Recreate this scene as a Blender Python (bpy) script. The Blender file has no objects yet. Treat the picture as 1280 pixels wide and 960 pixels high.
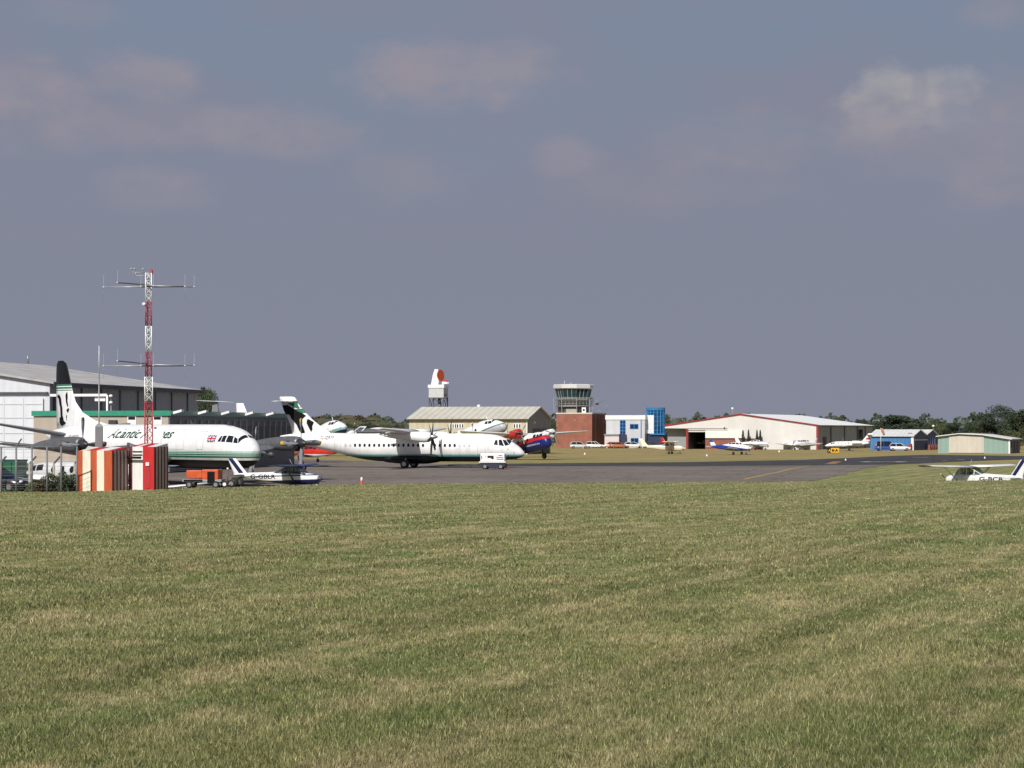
import bpy, bmesh, math, random
import numpy as np
from mathutils import Vector, Matrix
R = math.radians
random.seed(7)
rng = np.random.default_rng(7)
S = bpy.context.scene
COL = S.collection
# the photographed view, used to work out distances: focal length in pixels, horizon row, eye height over the apron
F, HZ, CZ = 2600., 538., 4.0
SUN = Vector((-.34, -.94, 0)).normalized() * math.cos(R(42)) + Vector((0, 0, math.sin(R(42))))
def X(px, D): return (px - 640.) / F * D
def Z(py, D): return CZ - (py - HZ) / F * D
def DG(py, z=0.): return F * (CZ - z) / (py - HZ)

# ------------------------------------------------------------------ terrain
_cp = np.array([[-900, 616], [0, 614.5], [100, 613.5], [210, 611], [300, 609], [450, 606], [700, 604], [1000, 602.5], [1280, 601], [2200, 598]], float)
_ap_y = [0, 150, 161, 185, 215, 6000]
_ap_z = [-.7, -.7, -.42, -.22, 0, 0]
YC = 129.
def sstep(t): t = np.clip(t, 0, 1); return t * t * (3 - 2 * t)
def zf(x, y):
    x = np.asarray(x, float); y = np.asarray(y, float)
    pxc = 640 + x / YC * F
    zc = CZ - (np.interp(pxc, _cp[:, 0], _cp[:, 1]) - HZ) / F * YC
    near = 2.3 + (zc - 2.3) * np.clip(y, -60, YC + 20) / YC
    und = .018 * np.sin(x * .9 + y * .23) * np.sin(y * .31 + 1.3) + .02 * np.sin(x * .35 - y * .11 + 2.) + .012 * np.sin(x * 1.7 + 1.1 * y)
    near = near + und * np.clip(y / 30, .2, 1) * (1 - sstep((y - 105) / 20))
    ap = np.interp(y, _ap_y, _ap_z)
    t = sstep((y - YC - 2) / 15.)
    return near * (1 - t) + ap * t
def gz(x, y): return float(zf(x, y))
def hit(px, py):
    D = 100.
    while D < 3000:
        if Z(py, D) <= gz(X(px, D), D): return X(px, D), D
        D += .5
    return X(px, D), D

# ------------------------------------------------------------------ materials
_M = {}
def newmat(name):
    m = bpy.data.materials.new(name); m.use_nodes = True
    nt = m.node_tree; b = nt.nodes['Principled BSDF']
    return m, nt, b
def N(nt, t, **kw):
    n = nt.nodes.new(t)
    for k, v in kw.items():
        if k.startswith('i_'): n.inputs[k[2:].replace('_', ' ')].default_value = v
        else: setattr(n, k, v)
    return n
def rgba(c): return (c[0], c[1], c[2], 1.)
def mat(name, col, rough=.55, metal=0., var=.1, scale=2.5, coat=0., spec=.5, stretch=None):
    if name in _M: return _M[name]
    m, nt, b = newmat(name)
    tc = N(nt, 'ShaderNodeTexCoord'); mp = N(nt, 'ShaderNodeMapping')
    mp.inputs['Scale'].default_value = stretch or (1, 1, 1)
    nz = N(nt, 'ShaderNodeTexNoise'); nz.inputs['Scale'].default_value = scale; nz.inputs['Detail'].default_value = 7; nz.inputs['Roughness'].default_value = .65
    mr = N(nt, 'ShaderNodeMapRange'); mr.inputs['From Min'].default_value = .3; mr.inputs['From Max'].default_value = .7
    mr.inputs['To Min'].default_value = 1 - var; mr.inputs['To Max'].default_value = 1 + var
    hs = N(nt, 'ShaderNodeHueSaturation'); hs.inputs['Color'].default_value = rgba(col)
    nt.links.new(tc.outputs['Object'], mp.inputs[0]); nt.links.new(mp.outputs[0], nz.inputs['Vector'])
    nt.links.new(nz.outputs['Fac'], mr.inputs['Value'])
    nt.links.new(mr.outputs[0], hs.inputs['Value']); nt.links.new(hs.outputs[0], b.inputs['Base Color'])
    b.inputs['Roughness'].default_value = rough; b.inputs['Metallic'].default_value = metal
    b.inputs['Coat Weight'].default_value = coat; b.inputs['Specular IOR Level'].default_value = spec
    _M[name] = m
    return m
def bands(name, lst, rough=.35, slope=0., coat=.2, var=.06, xaxis=False):
    """horizontal paint bands: lst = [(height, colour), ...] from the lowest up; slope tilts them along the body"""
    if name in _M: return _M[name]
    m, nt, b = newmat(name)
    tc = N(nt, 'ShaderNodeTexCoord'); sp = N(nt, 'ShaderNodeSeparateXYZ')
    nt.links.new(tc.outputs['Object'], sp.inputs[0])
    ma = N(nt, 'ShaderNodeMath', operation='MULTIPLY_ADD'); ma.inputs[1].default_value = slope
    nt.links.new(sp.outputs['Z' if xaxis else 'X'], ma.inputs[0]); nt.links.new(sp.outputs['X' if xaxis else 'Z'], ma.inputs[2])
    lo, hi = lst[0][0] - 1., lst[-1][0] + 1.
    mr = N(nt, 'ShaderNodeMapRange'); mr.inputs['From Min'].default_value = lo; mr.inputs['From Max'].default_value = hi
    nt.links.new(ma.outputs[0], mr.inputs['Value'])
    cr = N(nt, 'ShaderNodeValToRGB'); cr.color_ramp.interpolation = 'CONSTANT'
    el = cr.color_ramp.elements
    el[0].position = 0; el[0].color = rgba(lst[0][1]); el.remove(el[1])
    for z, c in lst[1:]:
        e = el.new((z - lo) / (hi - lo)); e.color = rgba(c)
    nt.links.new(mr.outputs[0], cr.inputs[0])
    nz = N(nt, 'ShaderNodeTexNoise'); nz.inputs['Scale'].default_value = 1.3; nz.inputs['Detail'].default_value = 8
    m2 = N(nt, 'ShaderNodeMapRange'); m2.inputs['From Min'].default_value = .3; m2.inputs['From Max'].default_value = .7
    m2.inputs['To Min'].default_value = 1 - var; m2.inputs['To Max'].default_value = 1 + var
    nt.links.new(tc.outputs['Object'], nz.inputs['Vector']); nt.links.new(nz.outputs['Fac'], m2.inputs['Value'])
    # skin joints every metre or so and faint streaks of grime running down
    fr = N(nt, 'ShaderNodeMath', operation='WRAP'); fr.inputs[1].default_value = 1.15; fr.inputs[2].default_value = 0.
    nt.links.new(sp.outputs['X'], fr.inputs[0])
    lt = N(nt, 'ShaderNodeMath', operation='LESS_THAN'); lt.inputs[1].default_value = .04; nt.links.new(fr.outputs[0], lt.inputs[0])
    mp = N(nt, 'ShaderNodeMapping'); mp.inputs['Scale'].default_value = (3., 3., .35); nt.links.new(tc.outputs['Object'], mp.inputs[0])
    gn = N(nt, 'ShaderNodeTexNoise'); gn.inputs['Scale'].default_value = 1.; gn.inputs['Detail'].default_value = 6; nt.links.new(mp.outputs[0], gn.inputs['Vector'])
    gm = N(nt, 'ShaderNodeMapRange'); gm.inputs['From Min'].default_value = .5; gm.inputs['From Max'].default_value = .75; gm.inputs['To Max'].default_value = .16; nt.links.new(gn.outputs['Fac'], gm.inputs['Value'])
    ls = N(nt, 'ShaderNodeMath', operation='MULTIPLY_ADD'); ls.inputs[1].default_value = .13; nt.links.new(lt.outputs[0], ls.inputs[0]); nt.links.new(gm.outputs[0], ls.inputs[2])
    sb = N(nt, 'ShaderNodeMath', operation='SUBTRACT'); nt.links.new(m2.outputs[0], sb.inputs[0]); nt.links.new(ls.outputs[0], sb.inputs[1])
    hs = N(nt, 'ShaderNodeHueSaturation'); nt.links.new(cr.outputs[0], hs.inputs['Color']); nt.links.new(sb.outputs[0], hs.inputs['Value'])
    nt.links.new(hs.outputs[0], b.inputs['Base Color'])
    b.inputs['Roughness'].default_value = rough; b.inputs['Coat Weight'].default_value = coat; b.inputs['Specular IOR Level'].default_value = .3
    _M[name] = m
    return m
def sheet(name, col, axis='X', period=.3, var=.14, rough=.55, dirt=.15, bump=.6, dirtscale=.35):
    """profiled sheet metal or boarding: fine ribs plus weathering"""
    if name in _M: return _M[name]
    m, nt, b = newmat(name)
    tc = N(nt, 'ShaderNodeTexCoord'); sp = N(nt, 'ShaderNodeSeparateXYZ'); nt.links.new(tc.outputs['Object'], sp.inputs[0])
    mu = N(nt, 'ShaderNodeMath', operation='MULTIPLY'); mu.inputs[1].default_value = 2 * math.pi / period
    nt.links.new(sp.outputs[axis], mu.inputs[0])
    si = N(nt, 'ShaderNodeMath', operation='SINE'); nt.links.new(mu.outputs[0], si.inputs[0])
    mp = N(nt, 'ShaderNodeMapping'); mp.inputs['Scale'].default_value = (1, 1, .35)
    nt.links.new(tc.outputs['Object'], mp.inputs[0])
    nz = N(nt, 'ShaderNodeTexNoise'); nz.inputs['Scale'].default_value = dirtscale; nz.inputs['Detail'].default_value = 9; nz.inputs['Roughness'].default_value = .7
    nt.links.new(mp.outputs[0], nz.inputs['Vector'])
    m1 = N(nt, 'ShaderNodeMapRange'); m1.inputs['From Min'].default_value = -1; m1.inputs['To Min'].default_value = 1 - var; m1.inputs['To Max'].default_value = 1 + var
    nt.links.new(si.outputs[0], m1.inputs['Value'])
    m2 = N(nt, 'ShaderNodeMapRange'); m2.inputs['From Min'].default_value = .3; m2.inputs['From Max'].default_value = .7; m2.inputs['To Min'].default_value = 1 - dirt; m2.inputs['To Max'].default_value = 1 + dirt
    nt.links.new(nz.outputs['Fac'], m2.inputs['Value'])
    mm = N(nt, 'ShaderNodeMath', operation='MULTIPLY'); nt.links.new(m1.outputs[0], mm.inputs[0]); nt.links.new(m2.outputs[0], mm.inputs[1])
    hs = N(nt, 'ShaderNodeHueSaturation'); hs.inputs['Color'].default_value = rgba(col)
    nt.links.new(mm.outputs[0], hs.inputs['Value']); nt.links.new(hs.outputs[0], b.inputs['Base Color'])
    bp = N(nt, 'ShaderNodeBump'); bp.inputs['Strength'].default_value = bump; bp.inputs['Distance'].default_value = .03
    nt.links.new(si.outputs[0], bp.inputs['Height']); nt.links.new(bp.outputs[0], b.inputs['Normal'])
    b.inputs['Roughness'].default_value = rough
    _M[name] = m
    return m
def glass(name, col=(.012, .016, .02), rough=.06, clear=0.):
    if name in _M: return _M[name]
    m, nt, b = newmat(name)
    b.inputs['Base Color'].default_value = rgba(col); b.inputs['Roughness'].default_value = rough
    if clear:
        tr = N(nt, 'ShaderNodeBsdfTransparent'); tr.inputs[0].default_value = (.75, .8, .8, 1)
        mx = N(nt, 'ShaderNodeMixShader'); mx.inputs[0].default_value = clear
        nt.links.new(b.outputs[0], mx.inputs[1]); nt.links.new(tr.outputs[0], mx.inputs[2])
        nt.links.new(mx.outputs[0], nt.nodes['Material Output'].inputs[0])
    _M[name] = m
    return m
def brick(name, c1, c2, mortar, scale=1.):
    if name in _M: return _M[name]
    m, nt, b = newmat(name)
    tc = N(nt, 'ShaderNodeTexCoord'); sp = N(nt, 'ShaderNodeSeparateXYZ'); cb = N(nt, 'ShaderNodeCombineXYZ')
    nt.links.new(tc.outputs['Object'], sp.inputs[0])
    ad = N(nt, 'ShaderNodeMath', operation='ADD'); nt.links.new(sp.outputs[0], ad.inputs[0]); nt.links.new(sp.outputs[1], ad.inputs[1])
    nt.links.new(ad.outputs[0], cb.inputs[0]); nt.links.new(sp.outputs[2], cb.inputs[1])
    br = N(nt, 'ShaderNodeTexBrick'); br.inputs['Scale'].default_value = scale
    br.inputs['Color1'].default_value = rgba(c1); br.inputs['Color2'].default_value = rgba(c2); br.inputs['Mortar'].default_value = rgba(mortar)
    br.inputs['Brick Width'].default_value = .23; br.inputs['Row Height'].default_value = .075; br.inputs['Mortar Size'].default_value = .01
    nt.links.new(cb.outputs[0], br.inputs['Vector'])
    nz = N(nt, 'ShaderNodeTexNoise'); nz.inputs['Scale'].default_value = .6; nz.inputs['Detail'].default_value = 9
    nt.links.new(tc.outputs['Object'], nz.inputs['Vector'])
    m2 = N(nt, 'ShaderNodeMapRange'); m2.inputs['From Min'].default_value = .3; m2.inputs['From Max'].default_value = .7; m2.inputs['To Min'].default_value = .8; m2.inputs['To Max'].default_value = 1.2
    nt.links.new(nz.outputs['Fac'], m2.inputs['Value'])
    hs = N(nt, 'ShaderNodeHueSaturation'); nt.links.new(br.outputs[0], hs.inputs['Color']); nt.links.new(m2.outputs[0], hs.inputs['Value'])
    nt.links.new(hs.outputs[0], b.inputs['Base Color']); b.inputs['Roughness'].default_value = .85
    _M[name] = m
    return m

WHITE, BLACK, NAVY, GREEN, RED = (.78, .78, .77), (.007, .007, .008), (.012, .016, .075), (.03, .17, .10), (.5, .03, .025)
white = lambda: mat('white_paint', WHITE, .32, var=.05, scale=1.2, coat=.2)
black = lambda: mat('black_paint', BLACK, .5, spec=.15)
rubber = lambda: mat('tyre_rubber', (.018, .018, .018), .85)
steel = lambda: mat('grey_steel', (.28, .29, .3), .45, .6)
darksteel = lambda: mat('dark_steel', (.06, .062, .068), .5, .3)
alu = lambda: mat('bare_aluminium', (.42, .43, .44), .38, .8)
pane = lambda: glass('dark_glass')

# ------------------------------------------------------------------ mesh building
class MB:
    def __init__(s): s.v, s.f, s.m, s.s = [], [], [], []
    def add(s, vs, fs, mi=0, smooth=False):
        o = len(s.v); s.v += [tuple(p) for p in vs]
        for k, f in enumerate(fs):
            s.f.append([i + o for i in f]); s.m.append(mi if isinstance(mi, int) else mi[k]); s.s.append(smooth)
        return s
    def box(s, x0, x1, y0, y1, z0, z1, mi=0):
        v = [(x, y, z) for z in (z0, z1) for y in (y0, y1) for x in (x0, x1)]
        return s.add(v, [(0, 2, 3, 1), (4, 5, 7, 6), (0, 1, 5, 4), (2, 6, 7, 3), (0, 4, 6, 2), (1, 3, 7, 5)], mi)
    def tube(s, p0, p1, r0, r1=None, n=8, mi=0, smooth=True):
        p0, p1 = Vector(p0), Vector(p1); r1 = r0 if r1 is None else r1
        d = (p1 - p0).normalized(); u = d.orthogonal().normalized(); w = d.cross(u)
        vs = []
        for p, r in ((p0, r0), (p1, r1)):
            for k in range(n):
                a = 2 * math.pi * k / n; vs.append(p + (u * math.cos(a) + w * math.sin(a)) * r)
        fs = [(k, (k + 1) % n, n + (k + 1) % n, n + k) for k in range(n)]
        s.add(vs, fs, mi, smooth)
        return s.add(vs, [tuple(range(n))[::-1], tuple(range(n, 2 * n))], mi)
    def bar(s, p0, p1, w, h=None, mi=0):
        h = h or w
        p0, p1 = Vector(p0), Vector(p1); d = (p1 - p0).normalized()
        up = Vector((0, 0, 1)) if abs(d.z) < .95 else Vector((0, 1, 0))
        a = d.cross(up).normalized() * w / 2; b = a.cross(d).normalized() * h / 2
        vs = [p + q for p in (p0, p1) for q in (-a - b, a - b, a + b, -a + b)]
        return s.add(vs, [(0, 3, 2, 1), (4, 5, 6, 7), (0, 1, 5, 4), (1, 2, 6, 5), (2, 3, 7, 6), (3, 0, 4, 7)], mi)
    def loft(s, rings, mi=0, smooth=True, cap=True, closed=True):
        n = len(rings[0]); o = len(s.v); k = len(rings)
        vs = [p for r in rings for p in r]
        fs = []
        for i in range(k - 1):
            for j in range(n if closed else n - 1):
                fs.append((i * n + j, i * n + (j + 1) % n, (i + 1) * n + (j + 1) % n, (i + 1) * n + j))
        if callable(mi): ms = [mi(i) for i in range(k - 1) for j in range(n if closed else n - 1)]
        else: ms = mi
        s.add(vs, fs, ms, smooth)
        if cap and closed:
            s.add(rings[0], [tuple(range(n))[::-1]], ms[0] if isinstance(ms, list) else ms); s.add(rings[-1], [tuple(range(n))], ms[-1] if isinstance(ms, list) else ms)
        return s
    def prism(s, poly, axis, a, b, mi=0):
        """poly: 2-D outline; axis 'x','y','z': direction of the extrusion from a to b"""
        def P(u, v, t): return {'x': (t, u, v), 'y': (u, t, v), 'z': (u, v, t)}[axis]
        n = len(poly)
        vs = [P(u, v, a) for u, v in poly] + [P(u, v, b) for u, v in poly]
        fs = [tuple(range(n)), tuple(range(n, 2 * n))[::-1]] + [(k, n + k, n + (k + 1) % n, (k + 1) % n) for k in range(n)]
        return s.add(vs, fs, mi)
    def ball(s, c, r, mi=0, n=12, sx=1, sy=1, sz=1):
        rings = []
        for i in range(1, n // 2):
            t = math.pi * i / (n // 2)
            rings.append([(c[0] + r * sx * math.sin(t) * math.cos(2 * math.pi * j / n), c[1] + r * sy * math.sin(t) * math.sin(2 * math.pi * j / n), c[2] + r * sz * math.cos(t)) for j in range(n)])
        return s.loft(rings, mi)
    def build(s, name, mats, parent=None, fix=True, bevel=0.):
        me = bpy.data.meshes.new(name)
        me.from_pydata(s.v, [], s.f)
        for m in (mats if isinstance(mats, (list, tuple)) else [mats]): me.materials.append(m)
        me.polygons.foreach_set('material_index', s.m); me.polygons.foreach_set('use_smooth', s.s)
        if fix:
            bm = bmesh.new(); bm.from_mesh(me)
            bmesh.ops.remove_doubles(bm, verts=bm.verts, dist=1e-5)
            bmesh.ops.recalc_face_normals(bm, faces=bm.faces); bm.to_mesh(me); bm.free()
        me.update()
        o = bpy.data.objects.new(name, me); COL.objects.link(o)
        if parent: o.parent = parent
        if bevel:
            b = o.modifiers.new('edge', 'BEVEL'); b.width = bevel; b.segments = 2; b.limit_method = 'ANGLE'
        return o
def thing(name, label, cat, loc=(0, 0, 0), rotz=0., group=None, pitch=0.):
    o = bpy.data.objects.new(name, None); COL.objects.link(o); o.empty_display_size = .2
    o.location = loc; o.rotation_euler = (0, pitch, rotz)
    return tag(o, label, cat, group)
def tag(o, label=None, cat=None, group=None, kind=None):
    if label: o['label'] = label
    if cat: o['category'] = cat
    if group: o['group'] = group
    if kind: o['kind'] = kind
    return o
def dup(root, loc=None, rotz=None, label=None, group=None, scale=None):
    def cp(o, parent=None):
        c = o.copy(); COL.objects.link(c)
        if parent: c.parent = parent
        for ch in list(o.children): cp(ch, c)
        return c
    r = cp(root)
    if loc is not None: r.location = loc
    if rotz is not None: r.rotation_euler = (r.rotation_euler[0], r.rotation_euler[1], rotz)
    if label: r['label'] = label
    if group: r['group'] = group
    if scale is not None: r.scale = (scale,) * 3 if isinstance(scale, (int, float)) else scale
    return r
def text_mesh(txt, size, shear=0., bold=.0, name='lettering'):
    cu = bpy.data.curves.new(name, 'FONT'); cu.body = txt; cu.size = size; cu.shear = shear; cu.offset = bold; cu.resolution_u = 3
    o = bpy.data.objects.new(name, cu); COL.objects.link(o)
    bpy.context.view_layer.update()
    me = bpy.data.meshes.new_from_object(o.evaluated_get(bpy.context.evaluated_depsgraph_get()))
    vs = [tuple(v.co) for v in me.vertices]; fs = [tuple(p.vertices) for p in me.polygons]
    bpy.data.objects.remove(o); bpy.data.curves.remove(cu); bpy.data.meshes.remove(me)
    return vs, fs
def flat_text(txt, size, fn, m, parent, name='lettering', shear=0., bold=0., width=None):
    """lettering laid on a surface: fn(u, v) gives the point for text coordinates"""
    vs, fs = text_mesh(txt, size, shear, bold)
    x0 = min(v[0] for v in vs); x1 = max(v[0] for v in vs); k = width / (x1 - x0) if width else 1.
    b = MB(); b.add([fn((v[0] - x0) * k, v[1]) for v in vs], fs)
    return b.build(name, m, parent, fix=False)
# ------------------------------------------------------------------ aircraft parts
def pchip(xs, ys, x):
    n = len(xs)
    h = [xs[i + 1] - xs[i] for i in range(n - 1)]; d = [(ys[i + 1] - ys[i]) / h[i] for i in range(n - 1)]
    m = [d[0]] + [0 if d[i - 1] * d[i] <= 0 else 2 * d[i - 1] * d[i] / (d[i - 1] + d[i]) for i in range(1, n - 1)] + [d[-1]]
    x = min(max(x, xs[0]), xs[-1]); i = 0
    while i < n - 2 and x > xs[i + 1]: i += 1
    t = (x - xs[i]) / h[i]; t2, t3 = t * t, t * t * t
    return (2 * t3 - 3 * t2 + 1) * ys[i] + (t3 - 2 * t2 + t) * h[i] * m[i] + (-2 * t3 + 3 * t2) * ys[i + 1] + (t3 - t2) * h[i] * m[i + 1]
class Body:
    """a lofted body along x: stations (x, centre z, half width, half height)"""
    def __init__(s, st, n=28, y0=0., e=2.):
        s.st = sorted(st); s.n = n; s.y0 = y0; s.e = e; s.xs = [a[0] for a in s.st]
    def at(s, x): return [pchip(s.xs, [a[k] for a in s.st], x) for k in (1, 2, 3)]
    def pt(s, x, th, side=-1, off=0.):
        zc, hw, hh = s.at(x); p = 2 / s.e
        c, q = math.cos(th), math.sin(th)
        return Vector((x, s.y0 + side * (hw + off) * math.copysign(abs(c) ** p, c), zc + (hh + off) * math.copysign(abs(q) ** p, q)))
    def side(s, x, z, side=-1, off=.012):
        zc, hw, hh = s.at(x); q = min(abs((z - zc) / hh), .995)
        return Vector((x, s.y0 + side * (hw * (1 - q ** s.e) ** (1 / s.e) + off), z))
    def mesh(s, mb=None, mi=0, per=4):
        mb = mb or MB(); xs = []
        for a, b in zip(s.xs, s.xs[1:]): xs += [a + (b - a) * k / per for k in range(per)]
        xs.append(s.xs[-1])
        return mb.loft([[s.pt(x, 2 * math.pi * k / s.n) for k in range(s.n)] for x in xs], mi)
    def pane(s, quad, side=-1, off=.015, n=4, mb=None, mi=0):
        """a pane that follows the skin: quad of (x, angle) corners"""
        mb = mb or MB(); vs = []
        for i in range(n + 1):
            for j in range(n + 1):
                u, v = i / n, j / n
                x = sum(w * q[0] for w, q in zip(((1 - u) * (1 - v), u * (1 - v), u * v, (1 - u) * v), quad))
                t = sum(w * q[1] for w, q in zip(((1 - u) * (1 - v), u * (1 - v), u * v, (1 - u) * v), quad))
                vs.append(s.pt(x, t, side, off))
        return mb.add(vs, [(i * (n + 1) + j, (i + 1) * (n + 1) + j, (i + 1) * (n + 1) + j + 1, i * (n + 1) + j + 1) for i in range(n) for j in range(n)], mi)
    def port(s, x, z, rx, rz, side=-1, mb=None, mi=0, k=10):
        mb = mb or MB()
        vs = [s.side(x, z, side, .014)] + [s.side(x + rx * math.cos(2 * math.pi * a / k), z + rz * math.sin(2 * math.pi * a / k), side, .012) for a in range(k)]
        return mb.add(vs, [(0, 1 + a, 1 + (a + 1) % k) for a in range(k)], mi)
    def outline(s, pts, side=-1, w=.02, mb=None, mi=0):
        mb = mb or MB()
        for (xa, za), (xb, zb) in zip(pts, pts[1:] + pts[:1]):
            k = max(1, int(abs(zb - za) / .25))
            for i in range(k):
                p = s.side(xa + (xb - xa) * i / k, za + (zb - za) * i / k, side, .004); q = s.side(xa + (xb - xa) * (i + 1) / k, za + (zb - za) * (i + 1) / k, side, .004)
                mb.bar(p, q, w, w, mi)
        return mb
FOIL = [(0, 0), (.02, .3), (.08, .62), (.2, .92), (.33, 1), (.55, .82), (.8, .42), (1, .02)]
def foil_ring(le, te, th, nrm):
    le, te, nrm = Vector(le), Vector(te), Vector(nrm)
    up = [le + (te - le) * t + nrm * (h * th / 2) for t, h in FOIL]
    dn = [le + (te - le) * t - nrm * (h * th / 2) for t, h in FOIL[1:]]
    return up + dn[::-1]
def surface(mb, stations, nrm, mi=0):
    """wing or fin: stations (leading edge point, trailing edge point, thickness)"""
    return mb.loft([foil_ring(a, b, t, nrm) for a, b, t in stations], mi)
def wing_pair(parent, name, st, m, mi=None, mats=None, shear=0.):
    """st: (y, x of leading edge, x of trailing edge, z, thickness) from root to tip"""
    for s in (-1, 1):
        mb = MB(); surface(mb, [((xl, s * y, z), (xt, s * y, z), t) for y, xl, xt, z, t in st], (0, 0, 1), mi or 0)
        mb.build(name, mats or m, parent)
def fin(parent, name, st, m, y=0., tr=.11, mats=None, mi=0):
    """st: (z, x of leading edge, x of trailing edge) from the base up"""
    mb = MB(); surface(mb, [((a, y, z), (b, y, z), max(.03, abs(a - b) * tr if k < 99 else 0)) for k, (z, a, b) in enumerate(st)], (0, 1, 0), mi)
    return mb.build(name, mats or m, parent)
def propeller(parent, x, y, z, r, nb, chord, a0, blade_m, tip_m, spin_m, hub=.22, spin_len=.55, back=None):
    mb = MB(); rings = []
    for t, q in ((-.25, 1.), (0, 1.), (.35, .86), (.7, .55), (.92, .25), (1., .03)):
        rings.append([(x + t * spin_len, y + hub * q * math.cos(2 * math.pi * k / 14), z + hub * q * math.sin(2 * math.pi * k / 14)) for k in range(14)])
    hubo = mb.loft(rings).build('propeller', spin_m, parent)
    for b in range(nb):
        a = a0 + 2 * math.pi * b / nb; d = Vector((0, math.cos(a), math.sin(a))); t0 = Vector((0, -math.sin(a), math.cos(a)))
        mb = MB(); rings = []
        for q, c, tw in ((.06, .35, 70), (.2, .7, 58), (.45, 1., 42), (.75, 1., 30), (.86, .97, 27), (.861, .97, 27), (.96, .85, 24), (1., .45, 23)):
            p = Vector((x, y, z)) + d * (r * q); e = (t0 * math.cos(R(tw)) + Vector((1, 0, 0)) * math.sin(R(tw))) * chord * c / 2
            nn = d.cross(e).normalized() * chord * .07 * (1.3 - q)
            rings.append([p - e, p + nn, p + e, p - nn])
        mb.loft(rings, lambda i: 1 if i >= 5 else 0).build('blade', [blade_m, tip_m], hubo)
    return hubo
def wheel(parent, c, r, w, rim=None):
    mb = MB(); x, y, z = c; n = 20
    prof = [(-.5, .55), (-.5, .8), (-.32, .97), (0, 1.), (.32, .97), (.5, .8), (.5, .55)]
    mb.loft([[(x + r * q * math.cos(2 * math.pi * k / n), y + w * t, z + r * q * math.sin(2 * math.pi * k / n)) for k in range(n)] for t, q in prof], 0, cap=False)
    mb.loft([[(x + r * q * math.cos(2 * math.pi * k / n), y + w * t, z + r * q * math.sin(2 * math.pi * k / n)) for k in range(n)] for t, q in ((-.46, .56), (-.38, .3), (-.42, .12), (.42, .12), (.38, .3), (.46, .56))], 1)
    return mb.build('wheel', [rubber(), rim or alu()], parent)
def gear(parent, top, axle, wheels, r, w, strut=.07, m=None, brace=None):
    mb = MB(); mb.tube(top, axle, strut, n=10)
    ys = [a[1] for a in wheels]
    mb.tube((axle[0], min(ys + [axle[1]]), axle[2]), (axle[0], max(ys + [axle[1]]) + .001, axle[2]), strut * .6)
    if brace: mb.tube(brace, Vector(top) * .3 + Vector(axle) * .7, strut * .6)
    g = mb.build('landing_gear', m or steel(), parent)
    for c in wheels: wheel(g, c, r, w)
    return g
def nacelle(parent, name, st, y, m, e=2., n=20):
    return Body(st, n, y, e).mesh().build(name, m, parent)
def place_nose(px, D, n, a, z=None):
    """ground point of an aircraft whose nose tip (n ahead of its origin) stands at column px, distance D, heading a degrees clockwise of the x axis"""
    x, y = X(px, D) - n * math.cos(R(a)), D + n * math.sin(R(a))
    return (x, y, gz(x, y) if z is None else z)

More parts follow.
